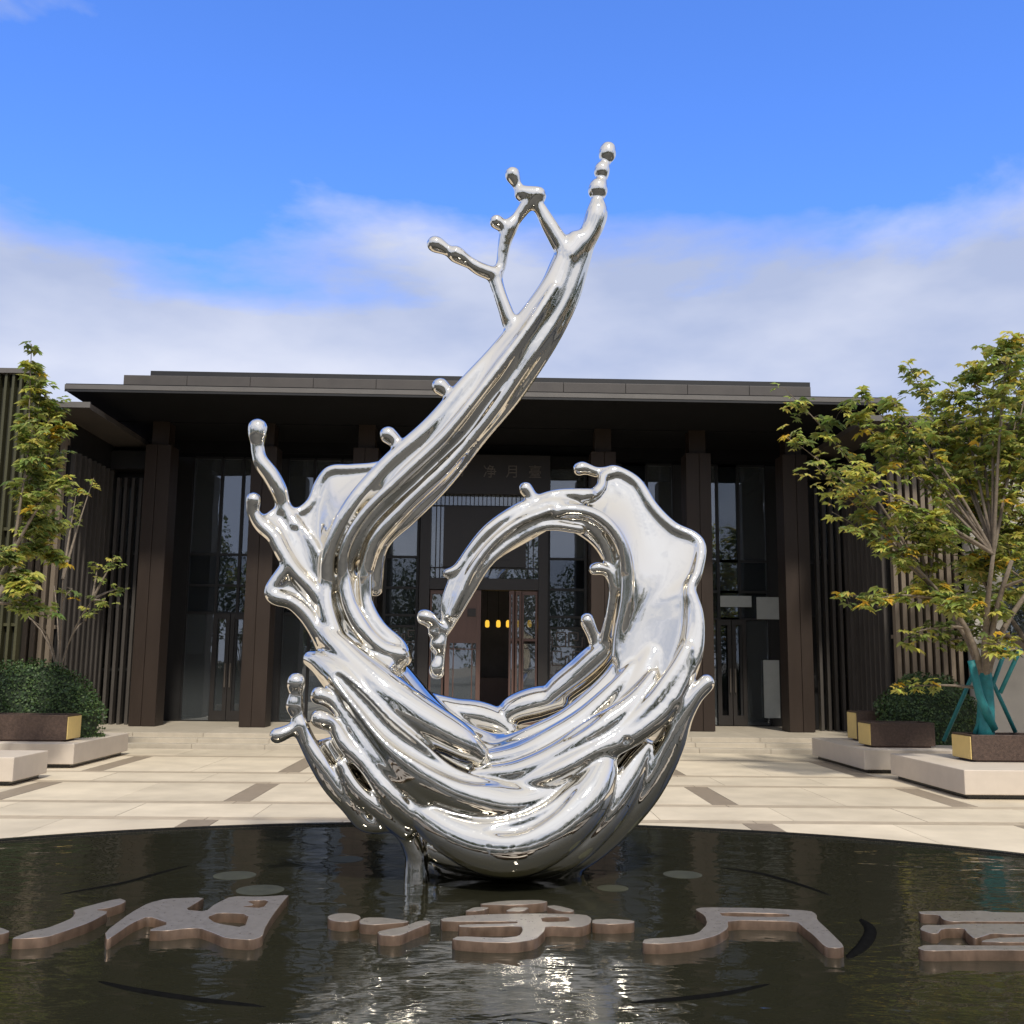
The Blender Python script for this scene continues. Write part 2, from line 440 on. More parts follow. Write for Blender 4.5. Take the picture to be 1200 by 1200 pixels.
# steps and terrace in front of the building
terrace = empty('entrance_steps', (0, 21.5, 0), 'low pale granite entrance steps running along the front of the pavilion', 'steps')
terrace.location = (0, 0, 0)
for i, (ya, yb, z0, z1) in enumerate(((21.46, 21.88, -0.02, 0.083), (21.86, 22.32, -0.02, 0.166), (22.3, 27.2, -0.02, 0.25))):
    xs = np.linspace(-8.9, 8.9, 13)
    for k in range(12):
        boxo('step_slab', xs[k] + 0.003, xs[k+1] - 0.003, ya, yb, z0, z1, M['step'], terrace, bevel=0.006)
for s in (-1, 1):
    boxo('terrace_end', s * 8.905, s * 18, 21.9, 27.2, -0.02, 0.246, M['step'], terrace)

# ------------------------------------------------------------------ the pavilion
BX = -0.15
bld = empty('pavilion_building', (BX, 26.5, 0), 'wide dark brown pavilion with flat overhanging roof, square columns and tall glazing', 'building')
bld.location = (0, 0, 0)
FZ = 0.25
SOF = 7.45
for cx in (-7.71, -5.19, -2.77, 2.95, 5.25, 7.6):
    x = BX + cx
    c = boxo('column', x - 0.275, x + 0.275, 24.24, 24.84, FZ, 6.85, M['clad'], bld)
    boxo('column_neck', x - 0.20, x + 0.20, 24.31, 24.77, 6.85, SOF + 0.05, M['clad'], c)
    seam = -0.02 if cx < 0 else 0.02
    for (a, b) in ((-0.30, seam - 0.006), (seam + 0.006, 0.30)):
        boxo('cladding_panel', x + a, x + b, 24.2, 24.24, FZ + 0.01, 6.86, M['clad'], c, bevel=0.004)
    for sx in (-1, 1):
        boxo('cladding_panel', x + sx * 0.275, x + sx * 0.30, 24.245, 24.84, FZ + 0.01, 6.86, M['clad'], c)
# roof
EY = 21.55
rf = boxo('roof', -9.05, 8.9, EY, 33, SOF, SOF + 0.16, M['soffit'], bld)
boxo('fascia_strip', -9.06, 8.91, EY - 0.03, EY - 0.001, SOF + 0.035, SOF + 0.135, M['fascia'], rf)
boxo('drip_edge', -9.06, 8.91, EY - 0.02, EY - 0.001, SOF - 0.02, SOF + 0.03, M['dark_metal'], rf)
pz1 = PY(300, 442, 22.6).z
xs = np.linspace(PY(145, 440, 22.6).x, PY(950, 450, 22.6).x, 12)
for k in range(11):
    boxo('parapet_panel', xs[k] + 0.004, xs[k+1] - 0.004, 22.6, 32, SOF + 0.16, pz1, M['parapet'], rf, bevel=0.006)
xc = np.linspace(PY(180, 436, 23.1).x, PY(946, 449, 23.1).x, 3)
boxo('roof_cap', xc[0], xc[2], 22.9, 31.6, pz1 + 0.001, PY(180, 434.5, 22.9).z, M['dark_metal'], rf)
boxo('roof_shelf', xs[11] + 0.003, 8.6, 22.6, 32, SOF + 0.16, SOF + 0.30, M['parapet'], rf)
for by in (24.1, 26.2):                          # beams under the soffit
    boxo('soffit_beam', -9.0, 8.85, by + 0.25, by + 0.55, SOF - 0.30 if by > 25 else SOF - 0.02, SOF, M['soffit'], rf)
# facade plane
WY = 26.5
def fx(x, y=650): return PY(x, y, WY).x
def fz(y, x=570): return PY(x, y, WY).z
HEAD = PY(260, 537, WY).z
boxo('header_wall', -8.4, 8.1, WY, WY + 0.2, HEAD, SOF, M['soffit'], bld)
def bay(x0, x1, mull, trans, zb=FZ, zt=None, door=None):
    """glazed bay between world x0..x1; mullion x's; transom z's; panes are separate parts"""
    zt = zt or HEAD
    w = 0.035
    xs = [x0] + list(mull) + [x1]; zs = [zb] + list(trans) + [zt]
    for x in xs:
        boxo('mullion', x - w, x + w, WY - 0.06, WY + 0.08, zb, zt, M['dark_metal'], bld)
    for z in zs:
        for a, b in zip(xs[:-1], xs[1:]):
            boxo('transom', a + w, b - w, WY - 0.05, WY + 0.07, z - 0.03, z + 0.03, M['dark_metal'], bld)
    for a, b in zip(xs[:-1], xs[1:]):
        for c, d in zip(zs[:-1], zs[1:]):
            boxo('window_pane', a + w, b - w, WY, WY + 0.012, c + 0.03, d - 0.03, M['glass'], bld)
t1, t2, t3 = fz(654), fz(690), fz(722)
for s in (-1, 1):
    bay(BX + s * 7.5 if s < 0 else BX + 5.35, BX - 5.35 if s < 0 else BX + 7.5,
        [BX + s * 6.75, BX + s * 6.2], (t1, t2, t3))
    bay(min(BX + s * 5.05, BX + s * 2.95), max(BX + s * 5.05, BX + s * 2.95), [BX + s * 4.35, BX + s * 3.65], (t1, t2, t3))
    a, b = (fx(452), fx(490)) if s < 0 else (fx(643), fx(686))
    bay(min(a, b), max(a, b), [], (t1, t2, fz(722), fz(735)), zb=fz(800))
    for (a, b) in (((BX + s * 7.5), BX + s * 8.4), ((BX + s * 5.05), BX + s * 5.35)):
        boxo('wall_pier', a, b, WY - 0.09, WY + 0.2, FZ, HEAD - 0.001, M['dark_metal'], bld)
# white / timber boards seen behind the glass
boxo('pale_board', fx(884), fx(914), WY - 0.12, WY - 0.085, fz(722), fz(696), M['panel_pale'], bld)
boxo('pale_board', fx(842), fx(878), WY - 0.12, WY - 0.085, fz(708), fz(695), M['panel_pale'], bld)
boxo('pale_board', fx(890), fx(908), WY - 0.12, WY - 0.085, fz(838), fz(770), M['panel_pale'], bld)
boxo('pale_board', fx(222), fx(243), WY + 0.1, WY + 0.14, fz(770), fz(722), M['panel_pale'], bld)
# side door leaves in outer bays
for (xa, xb) in ((249, 288), (840, 874)):
    for (a, b) in ((xa, (xa + xb) / 2 - .4), ((xa + xb) / 2 + .4, xb)):
        d = MB(); X0, X1 = fx(a, 780), fx(b, 780)
        z0, z1 = FZ + 0.02, t3 - 0.02
        d.box(X0, X0 + 0.1, WY - .11, WY - .065, z0, z1); d.box(X1 - 0.1, X1, WY - .11, WY - .065, z0, z1)
        d.box(X0 + .1, X1 - .1, WY - .108, WY - .067, z0, z0 + .25); d.box(X0 + .1, X1 - .1, WY - .108, WY - .067, z1 - .14, z1)
        dr = d.build('door', M['portal'], bld)
        boxo('handle', X1 - 0.07 if a == xa else X0 + 0.04, X1 - 0.04 if a == xa else X0 + 0.07, WY - .16, WY - .11, 1.1, 1.7, M['sign'], dr)
# fret lattice beside the portal (key pattern of real bars)
def lattice(x0, x1, z0, z1):
    m = MB(); yy0, yy1 = WY - 0.05, WY - 0.025; w = 0.03
    nx = 2; cell = (x1 - x0) / nx; nz = max(1, int((z1 - z0) / cell))
    ch = (z1 - z0) / nz
    for i in range(nx):
        for j in range(nz):
            ax, az = x0 + i * cell, z0 + j * ch
            fl = (i + j) % 2
            def H(u0, u1, v):
                if fl: u0, u1 = 1 - u1, 1 - u0
                m.box(ax + u0*cell, ax + u1*cell, yy0, yy1, az + v*ch - w/2, az + v*ch + w/2)
            def V(u, v0, v1):
                if fl: u = 1 - u
                m.box(ax + u*cell - w/2, ax + u*cell + w/2, yy0 + .002, yy1 - .002, az + v0*ch, az + v1*ch)
            H(.1, .9, .1); V(.9, .1, .85); H(.35, .9, .85); V(.35, .45, .85); H(.35, .65, .45)
            V(.1, .1, .6); H(0, .1, .6)
    m.box(x0 - .03, x0, yy0, yy1, z0, z1); m.box(x1, x1 + .03, yy0, yy1, z0, z1)
    return m.build('lattice', M['lattice'], bld)
zl0, zl1 = FZ, fz(737)
for (a, b) in ((456, 488), (645, 684)):
    lattice(fx(a, 780), fx(b, 780), zl0, zl1)
    boxo('window_pane', fx(a, 780), fx(b, 780), WY, WY + .012, zl0, fz(801), M['glass'], bld)
# centre portal
PYY = WY - 0.35
def qx(x, y=700): return PY(x, y, PYY).x
def qz(y, x=570): return PY(x, y, PYY).z
zsign0, zsign1 = qz(579), qz(533)
portal = boxo('portal_lintel', qx(489), qx(644), PYY - 0.02, WY + .2, zsign0, zsign1, M['portal'], bld)
boxo('portal_lintel', qx(430), qx(489) - .003, PYY + 0.05, WY - .02, zsign0, zsign1, M['soffit'], bld)
boxo('portal_lintel', qx(644) + .003, qx(700), PYY + 0.05, WY - .02, zsign0 + .75, zsign1, M['soffit'], bld)
for (a, b) in ((491, 503), (631, 642)):
    boxo('portal_post', qx(a), qx(b), PYY, WY + .2, FZ, zsign0 - .001, M['portal'], bld)
boxo('portal_beam', qx(503) + .002, qx(631) - .002, PYY + .03, WY + .1, qz(691), qz(678), M['portal'], bld)
# upper window of the portal
zu0, zu1 = qz(677), zsign0
boxo('window_pane', qx(503), qx(631), PYY + .22, PYY + .232, zu0, zu1, M['glass'], bld)
boxo('brown_panel', qx(518), qx(616), PYY + .12, PYY + .16, qz(664), qz(593), M['portal'], bld)
boxo('brown_panel', qx(538), qx(596), PYY + .10, PYY + .12, qz(655), qz(604), M['portal'], bld)
for y in (592, 665):
    boxo('window_bar', qx(503), qx(631), PYY + .17, PYY + .21, qz(y) - .015, qz(y) + .015, M['dark_metal'], bld)
for i in range(26):
    x = qx(504 + i * 5.0)
    boxo('window_bar', x - .01, x + .01, PYY + .172, PYY + .205, qz(591), zu1, M['dark_metal'], bld)
for a in (509, 514, 619, 625):
    boxo('window_bar', qx(a) - .012, qx(a) + .012, PYY + .171, PYY + .206, zu0, qz(592.5), M['dark_metal'], bld)
# doors of the portal
def door_leaf(x0, x1, z0, z1, y, rot=0.0, style=0, handle=0):
    w = x1 - x0; m = MB(); st = 0.11 if w > .6 else .05
    h = z1 - z0
    rails = [(0, .36), (h * .60, h * .60 + .10), (h - .13, h)] if style == 0 else [(0, .22), (h * .62, h * .62 + .07), (h - .1, h)]
    m.box(0, st, -.03, .03, 0, h); m.box(w - st, w, -.03, .03, 0, h)
    for a, b in rails: m.box(st, w - st, -.028, .028, a, b)
    if style == 0: m.box(st, w - st, -.02, .02, h * .60 + .10, h - .13)
    o = m.build('door', M['door'], bld)
    pn = MB().box(st, w - st, -.006, .006, .22, h * .60).build('pane', M['glass'], o)
    if style == 0:
        g = MB()
        for xx in (st + .10, w - st - .10): g.box(xx - .012, xx + .012, -.02, -.008, .36, h * .60)
        for zz in (.55, h * .60 - .15): g.box(st, w - st, -.022, -.009, zz - .012, zz + .012)
        g.build('glazing_bar', M['door'], o)
        MB().box(w * .62, w * .85, -.045, -.021, h * .80, h * .86).build('plate', M['portal'], o)
    else:
        MB().box(st, w - st, -.005, .005, h * .62 + .07, h - .1).build('pane', M['glass'], o)
    if handle:
        MB().box(w - .08 if handle > 0 else .05, w - .05 if handle > 0 else .08, -.09, -.03, h * .3, h * .5).build('handle', M['sign'], o)
    o.location = (x0, y, z0); o.rotation_euler.z = rot
    return o
dz0, dz1 = FZ + .01, qz(692)
DY = PYY + .12
door_leaf(qx(504), qx(521), dz0, dz1, DY, style=1)
door_leaf(qx(523), qx(564), dz0, dz1, DY - .25, rot=R(8), style=0)
door_leaf(qx(597), qx(603), dz0, dz1, DY - .1, rot=R(-10), style=1)
door_leaf(qx(604), qx(611), dz0, dz1, DY - .1, rot=R(10), style=1, handle=0)
door_leaf(qx(612), qx(630), dz0, dz1, DY, style=1)
# raised sign characters on the lintel
def text_mesh(ch, size, depth):
    cu = bpy.data.curves.new('sign', 'FONT'); cu.body = ch; cu.size = size; cu.extrude = depth
    cu.align_x = 'CENTER'; cu.align_y = 'CENTER'
    o = bpy.data.objects.new('sign_tmp', cu); COL.objects.link(o)
    dg = bpy.context.evaluated_depsgraph_get()
    me = bpy.data.meshes.new_from_object(o.evaluated_get(dg))
    bpy.data.objects.remove(o)
    return me
for ch, x, y in (('\u95cc', 536, 552.0), ('\u51c0', 574, 553.5), ('\u6708', 600.5, 553.5), ('\u81fa', 627, 554)):
    me = text_mesh(ch, 0.36, 0.015)
    o = mesh_obj('sign_character', me, M['sign'], bld)
    p = PY(x, y, PYY - .03)
    o.location = p; o.rotation_euler = (R(90), 0, 0)
# dim hall behind the glass
room = MB()
room.box(-8.3, 8.0, WY + 5.0, WY + 5.1, FZ, SOF); room.box(-8.4, -8.3, WY + .2, WY + 5, FZ, SOF); room.box(8.0, 8.1, WY + .2, WY + 5, FZ, SOF)
room.build('interior_wall', M['interior'], bld)
boxo('interior_floor', -8.4, 8.1, 27.2, 31.5, 0, .245, M['interior'], bld)
boxo('reception_counter', qx(556), qx(610), WY + 3.0, WY + 3.6, FZ, FZ + 1.1, M['door'], bld)
for k, x in enumerate((571, 584, 595.5, 607.5, 620.5)):
    p = PY(x, 731, WY + 2.2)
    m = MB(); m.tube([p + Vector((0, 0, -.10)), p + Vector((0, 0, -.07)), p + Vector((0, 0, .05)), p + Vector((0, 0, .10))], [.035, .06, .06, .035], 10)
    lm = m.build('hanging_lantern', M['lantern'])
    tag(lm, 'small glowing yellow lantern hanging inside the open central doorway', 'lantern', 'yellow lanterns hanging inside the entrance')
    MB().tube([p + Vector((0, 0, .10)), Vector((p.x, p.y, SOF))], .006, 5).build('cord', M['dark_metal'], lm)
# louvre screens at the ends in a shaded tone, wing fronts in a sunlit one
for s in (-1, 1):
    scr = boxo('louvre_screen', BX + s * 8.15, BX + s * 12.3, 25.3, 25.42, FZ, 7.1, M['dark_metal'], bld)
    for k in range(13):
        x = BX + s * (8.28 + k * 0.18)
        boxo('slat', x - .035, x + .035, 24.8, 24.98, FZ, 6.15, M['fin_shaded'], scr)
    boxo('screen_beam', BX + s * 8.1, BX + s * 10.6, 24.72, 25.2, 6.35, 6.8, M['dark_metal'], scr)
    for z0, z1 in ((4.3, 4.36), (1.5, 1.56), (3.0, 3.06)):
        boxo('rail', BX + s * 8.15, BX + s * 10.6, 25.0, 25.06, z0, z1, M['dark_metal'], scr)
    for a in (8.5, 9.5):
        boxo('window_pane', BX + s * a, BX + s * (a + .55), 25.28, 25.295, 4.4, 6.0, M['glass'], scr)
    lab = ('low side wing of beige upright fins behind the slim left-edge maple',
           'low side wing of beige upright fins with pale end wall behind the teal-wrapped tree')[s > 0]
    wing = empty('side_wing', (s * 12, 22, 0), lab, 'building'); wing.location = (0, 0, 0)
    X0 = BX + s * 9.0
    boxo('back_wall', X0, BX + s * 18, 22.28, 31, -.02, 6.95, M['dark_metal'], wing)
    fw = boxo('plinth', X0, BX + s * 18, 21.95, 22.27, -.02, .3, M['pale_wall'], wing)
    nf = 20 if s > 0 else 40
    for k in range(9 if s > 0 else 30):
        x = X0 + s * (.06 + k * .168)
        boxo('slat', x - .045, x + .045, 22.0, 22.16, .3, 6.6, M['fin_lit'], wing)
    for k in range(9):
        y = 22.35 + k * .29
        boxo('slat', X0 - s * .10, X0 - s * .002, y, y + .07, .3, 6.3, M['fin_shaded'], wing)
    boxo('fin_rail', X0, BX + s * 18, 22.165, 22.25, 6.4, 6.55, M['fin_lit'], wing)
    boxo('fin_rail', X0, BX + s * 18, 22.165, 22.25, 2.4, 2.48, M['fin_lit'], wing)
    if s > 0:
        boxo('end_wall', X0 + 1.6, BX + 18, 21.8, 22.1, .3, 6.7, M['pale_wall'], wing)
        for k in range(3):
            xw = X0 + 2.3 + k * 1.9
            boxo('window_pane', xw, xw + 1.1, 21.77, 21.79, 2.4, 4.9, M['glass'], wing)
            boxo('window_sill', xw - .06, xw + 1.16, 21.72, 21.79, 2.33, 2.395, M['fascia'], wing)
    xa, xb = BX + s * 8.15, BX + s * 19
    ya, yb, ze = 21.0, 33.0, 6.93
    ins = 1.9; zt = 7.42
    A = [(xa, ya), (xb, ya), (xb, yb), (xa, yb)]
    B = [(xa + s * ins, ya + ins), (xb - s * ins, ya + ins), (xb - s * ins, yb - ins), (xa + s * ins, yb - ins)]
    v = [(x, y, ze) for x, y in A] + [(x, y, ze + .12) for x, y in A] + [(x, y, zt) for x, y in B]
    f = [(3, 2, 1, 0), (8, 9, 10, 11)]
    for k in range(4):
        j = (k + 1) % 4
        f += [(k, j, j + 4, k + 4), (k + 4, j + 4, j + 8, k + 8)]
    if s < 0: f = [tuple(reversed(q)) for q in f]
    wr = pydata('roof', v, f, M['parapet'], wing)
    boxo('gutter', xa - s * .03, xb, ya - .05, ya - .002, ze + .01, ze + .13, M['fascia'], wr)

# tall dark slatted screen standing at the plaza's left edge
scr = empty('slatted_screen', (-8.2, 20.5, 0), 'tall dark olive slatted screen with pale cap standing beside the slim left maple', 'screen'); scr.location = (0, 0, 0)
xr = PY(31, 600, 20.5).x; zt = PY(16, 432, 20.5).z
boxo('backing', xr - 3.0, xr, 20.66, 20.74, -.01, zt - .1, M['screen_back'], scr)
boxo('cap', xr - 3.05, xr + .04, 20.45, 20.78, zt - .1, zt, M['fascia'], scr)
for k in range(20):
    boxo('slat', xr - .05 - k * .15, xr - k * .15, 20.5, 20.66, -.01, zt - .101, M['screen_slat'], scr)
for z in (2.4, 4.3):
    boxo('rail', xr - 3.0, xr - .002, 20.56, 20.63, z, z + .06, M['screen_slat'], scr)

# ------------------------------------------------------------------ planters
def base_block(name, s, x0, x1, y0, y1, h, label, group=None):
    e = empty(name, (s * (x0 + x1) / 2, (y0 + y1) / 2, 0), label, 'planter base', group)
    e.location = (0, 0, 0)
    boxo('plinth', s * (x0 + .10), s * x1, y0 + .12, y1 - .05, -.01, .07, M['black_stone'], e)
    n = 2 if x1 - x0 > 2 else 1
    xs = np.linspace(x0, x1, n + 1)
    for k in range(n):
        boxo('stone_block', s * (xs[k] + .0015), s * (xs[k+1] - .0015), y0, y1, .065, h, M['white_stone'], e, bevel=.012)
    return e
def trough(s, x0, x1, y0, y1, z0, z1, label):
    e = empty('planter_trough', (s * x0, y0, z0), label, 'planter'); e.location = (0, 0, 0)
    w = .05
    boxo('front_panel', s * (x0 + .016), s * x1, y0, y0 + w, z0 + .03, z1, M['bronze'], e, bevel=.005)
    boxo('back_panel', s * (x0 + .016), s * x1, y1 - w, y1, z0 + .03, z1, M['bronze'], e, bevel=.005)
    boxo('end_panel', s * (x0 + .016), s * (x0 + .016 + w), y0 + w, y1 - w, z0 + .03, z1, M['bronze'], e)
    boxo('end_panel', s * (x1 - w), s * x1, y0 + w, y1 - w, z0 + .03, z1, M['bronze'], e)
    tag(boxo('gold_panel', s * x0, s * (x0 + .014), y0 + .02, y1 - .02, z0 + .04, z1 - .03, M['gold'], e), label='bright gold end panel')
    boxo('foot', s * (x0 + .09), s * (x1 - .06), y0 + .05, y1 - .05, z0 - .005, z0 + .035, M['door'], e)
    boxo('soil', s * (x0 + .07), s * (x1 - .06), y0 + w, y1 - w, z1 - .1, z1 - .06, M['soil'], e)
    return e
H0 = .40
base_block('stone_base', -1, 6.72, 10.5, 17.4, 20.0, H0, 'white stone base under the long bronze trough beside the left clipped hedge')
base_block('stone_base', -1, 6.6, 10.5, 14.95, 16.1, H0, 'small white stone block at the left edge before the larger hedge base')
base_block('stone_base', 1, 6.45, 10.5, 17.6, 20.4, H0, 'white stone base under the short bronze trough and hedge near the columns')
base_block('stone_base', 1, 6.62, 11.0, 14.3, 16.9, H0, 'white stone base carrying the tree with teal-wrapped trunk')
trough(-1, 6.98, 10.3, 17.72, 18.32, H0, .84, 'long brown bronze planter trough before the left clipped hedge, gold end panel')
trough(1, 6.72, 7.86, 18.0, 18.6, H0, .83, 'short brown bronze planter trough in front of the clipped hedge, gold end panel')
trough(1, 7.28, 10.9, 15.45, 16.1, H0, .80, 'brown bronze planter trough at the foot of the teal-wrapped tree, gold end panel')
trough(1, 7.02, 7.8, 19.5, 20.0, H0, .95, 'small brown bronze trough nearest the columns behind the clipped hedge')

# ------------------------------------------------------------------ foliage
def leaf_mesh(name, leaves, mat, parent):
    """leaves: list of (verts list of 4, colour)"""
    n = len(leaves)
    v = np.array([p for q, _ in leaves for p in q], dtype=np.float32)
    me = bpy.data.meshes.new(name)
    me.vertices.add(4 * n); me.vertices.foreach_set('co', v.ravel())
    me.loops.add(6 * n); me.polygons.add(2 * n)
    idx = (np.arange(n) * 4)[:, None] + np.array([0, 1, 2, 0, 2, 3])[None]
    me.loops.foreach_set('vertex_index', idx.ravel().astype(np.int32))
    me.polygons.foreach_set('loop_start', np.arange(0, 6 * n, 3, dtype=np.int32))
    me.polygons.foreach_set('loop_total', np.full(2 * n, 3, dtype=np.int32))
    ca = me.color_attributes.new('leafcol', 'FLOAT_COLOR', 'POINT')
    c = np.array([list(col) + [1.0] for _, col in leaves], dtype=np.float32)
    ca.data.foreach_set('color', np.repeat(c, 4, axis=0).ravel())
    me.update(); me.validate()
    return mesh_obj(name, me, mat, parent)
def rv(r): 
    while True:
        p = Vector((r.uniform(-1, 1), r.uniform(-1, 1), r.uniform(-1, 1)))
        if .05 < p.length < 1: return p.normalized()
def palmate(out, p, size, col, r, nl=5):
    """a hand-shaped leaf: leaflets fanning from p, drooping"""
    fwd = Vector((r.uniform(-1, 1), r.uniform(-1, 1), r.uniform(-.5, .15))).normalized()
    up = (Vector((0, 0, 1)) + rv(r) * .45).normalized()
    side = fwd.cross(up).normalized(); fwd = up.cross(side).normalized()
    for k in range(nl):
        a = (k - (nl - 1) / 2) * R(42) + r.uniform(-.15, .15)
        d = (fwd * math.cos(a) + side * math.sin(a))
        L = size * (1 - .28 * abs(k - (nl - 1) / 2) / ((nl - 1) / 2 or 1)) * r.uniform(.85, 1.1)
        w = up.cross(d).normalized() * L * .23
        mid = p + d * L * .5 + up * L * .03
        tip = p + d * L - Vector((0, 0, L * r.uniform(.15, .4)))
        cc = tuple(c * r.uniform(.85, 1.15) for c in col)
        out.append(((p, mid + w, tip, mid - w), cc))
def leaf_colour(r, warm):
    q = r.random()
    if q < warm * .10: return (.62, .44, .05)
    if q < warm * .75: return (.54, .52, .12)
    if q < .8: return (.32, .365, .095)
    return (.17, .22, .065)
def bez(a, b, c, n):
    return [a * (1-t)**2 + b * 2*t*(1-t) + c * t*t for t in (i / n for i in range(n + 1))]

def make_tree(name, label, base, fork_z, targets, r, warm=.35, size=.16, dens=1.0, trunk_r=.13, wrap=False, group=None):
    e = empty(name, base, label, 'tree', group)
    inv = -Vector(base)
    wood = MB(); leaves = []
    top = Vector(base) + Vector((r.uniform(-.1, .1), r.uniform(-.1, .1), fork_z))
    trunk = MB()
    trunk.tube([inv * 0 + (p - Vector(base)) for p in bez(Vector(base) - Vector((0, 0, .1)), (Vector(base) + top) / 2 + Vector((.05, 0, 0)), top, 6)],
               [trunk_r * (1.25 - .06 * i) for i in range(7)], 10)
    tr = trunk.build('trunk', M['bark'], e, smooth=True)
    if wrap:
        w = MB(); w.tube([p - Vector(base) for p in bez(Vector(base) + Vector((0, 0, .0)), (Vector(base) + top) / 2 + Vector((.05, 0, 0)), top, 6)],
                         [trunk_r * (1.25 - .06 * i) + .012 for i in range(7)], 12)
        tag(w.build('trunk_wrap', M['teal'], tr, smooth=True), label='teal cloth wrap round the trunk')
    stems = []
    for k in range(6):
        a = 2 * math.pi * k / 6 + r.uniform(-.4, .4)
        tip = top + Vector((math.cos(a) * r.uniform(.5, 1.0), math.sin(a) * r.uniform(.5, 1.0), r.uniform(.8, 1.8)))
        pts = bez(top - Vector((0, 0, .25)), top + Vector((math.cos(a) * .15, math.sin(a) * .15, .7)), tip, 5)
        wood.tube([p - Vector(base) for p in pts], [trunk_r * (.62 - .07 * i) for i in range(6)], 7)
        stems.append(pts)
    for (tp, spread, n) in targets:
        tp = Vector(tp)
        st = min(stems, key=lambda s: min((q - tp).length + (2 if q.z > tp.z + .2 else 0) for q in s))
        q = min(st, key=lambda q: (q - tp).length + (2 if q.z > tp.z + .2 else 0))
        mid = (q + tp) / 2 + Vector((0, 0, .18 * (tp - q).length)) * r.uniform(.2, 1.2)
        pts = bez(q, mid, tp, 8)
        L = (tp - q).length
        wood.tube([p - Vector(base) for p in pts], [max(.006, .030 * (1 - i / 9)) for i in range(9)], 5, cap=False)
        nn = int(n * dens)
        for _ in range(nn):
            t = 1 - r.random() ** 1.6 * .62
            i = min(7, int(t * 8)); p = pts[i].lerp(pts[i+1], t * 8 - i)
            off = rv(r) * spread * r.random() ** .6 * (.45 + .55 * t)
            off.z *= .75
            e2 = p + off
            if r.random() < .35:
                wood.tube([p - Vector(base), (p + e2) / 2 - Vector(base) + Vector((0, 0, .04)), e2 - Vector(base)], [.006, .004, .003], 3, cap=False)
            col = leaf_colour(r, warm * (1.6 if (hash((int(tp.x * 7), int(tp.z * 9))) % 5 == 0) else .8))
            for _k in range(r.choice((1, 2, 2, 3))):
                palmate(leaves, e2 + rv(r) * .05 - Vector(base), size * r.uniform(.7, 1.15), col, r, r.choice((4, 5, 5)))
    wood.build('branch_frame', M['bark'], e, smooth=True)
    leaf_mesh('crown', leaves, M['leaf'], e)
    return e

# right-hand tree, in the near right trough
tb = PG(1170, 872, .8); tb = Vector((7.65, 15.78, .72))
r = random.Random(21)
tips = [(926, 462, .28, 20), (922, 512, .25, 14), (955, 545, .32, 22), (985, 480, .32, 22), (1008, 462, .25, 14), (975, 600, .25, 12),
        (1000, 560, .4, 30), (1030, 520, .4, 30), (1045, 470, .4, 28), (1068, 432, .25, 16), (1085, 450, .28, 20), (985, 700, .2, 8), (1012, 706, .24, 12),
        (1060, 745, .25, 9), (1052, 806, .2, 10), (1010, 620, .3, 20), (1050, 600, .35, 26), (1060, 650, .3, 22), (1085, 690, .3, 20),
        (1100, 500, .4, 32), (1120, 460, .35, 26), (1140, 430, .3, 22), (1165, 410, .3, 22), (1185, 400, .3, 22), (1200, 440, .4, 30), (1215, 400, .4, 30),
        (1150, 490, .45, 34), (1190, 520, .45, 34), (1120, 560, .45, 32), (1160, 590, .45, 32), (1100, 620, .4, 26), (1140, 660, .4, 26), (1180, 640, .45, 30),
        (1210, 600, .45, 30), (1120, 710, .35, 20), (1160, 710, .35, 20), (1195, 700, .4, 22), (1180, 760, .3, 12), (1240, 480, .5, 34), (1260, 560, .5, 34), (1250, 650, .5, 30), (1290, 520, .5, 30)]
tg = []
for (x, y, sp, n) in tips:
    d = r.uniform(14.6, 16.8)
    if x < 1060: d = r.uniform(14.9, 16.2)
    tg.append((PY(x, y, d), sp, int(n * (1.5 if x > 1080 and y < 620 else 1.0))))
for _ in range(14):
    a = r.uniform(0, 2 * math.pi)
    tg.append(((tb.x + math.cos(a) * r.uniform(.6, 2.6) + .6, tb.y + math.sin(a) * r.uniform(.5, 2.0), r.uniform(2.8, 6.4)), .4, 20))
make_tree('maple_tree', 'bushy yellow-green maple with teal-wrapped trunk growing in the right-hand trough', tb, 1.0, tg, r, warm=.6, size=.17, dens=1.7, trunk_r=.105, wrap=True)
# left-hand tree
tb2 = Vector((-7.75, 15.6, .4))
r = random.Random(5)
tips = [(37, 403, .12, 10), (35, 430, .2, 14), (48, 450, .22, 18), (62, 470, .25, 22), (68, 500, .25, 22), (60, 530, .3, 26), (75, 560, .22, 18),
        (50, 580, .3, 26), (62, 610, .25, 18), (45, 640, .3, 22), (70, 655, .2, 10), (30, 690, .3, 20), (55, 715, .25, 12), (38, 500, .25, 20), (40, 545, .25, 20), (42, 610, .25, 18),
        (12, 655, .22, 14), (-50, 500, .5, 30), (-60, 580, .5, 30), (-80, 540, .6, 30), (-60, 640, .5, 26), (38, 680, .25, 14)]
tg = [(PY(x, y, r.uniform(15.2, 16.5)), sp, int(n * .9)) for (x, y, sp, n) in tips]
make_tree('maple_tree', 'slim green maple rising at the left edge above the clipped hedge', tb2, 1.3, tg, r, warm=.35, size=.17, dens=2.0, trunk_r=.12)
# sapling with thin twigs before the louvres on the left
r = random.Random(9)
tb3 = Vector((-7.9, 19.4, .4))
tg = [(PY(x, y, r.uniform(19.0, 19.8)), .22, 8) for (x, y) in ((110, 560), (90, 575), (135, 655), (140, 690), (125, 705), (115, 660), (105, 715), (85, 690))]
make_tree('sapling', 'thin dull-green sapling with sparse twigs in front of the dark louvres', tb3, 1.2, tg, r, warm=.2, size=.13, dens=1.0, trunk_r=.03)
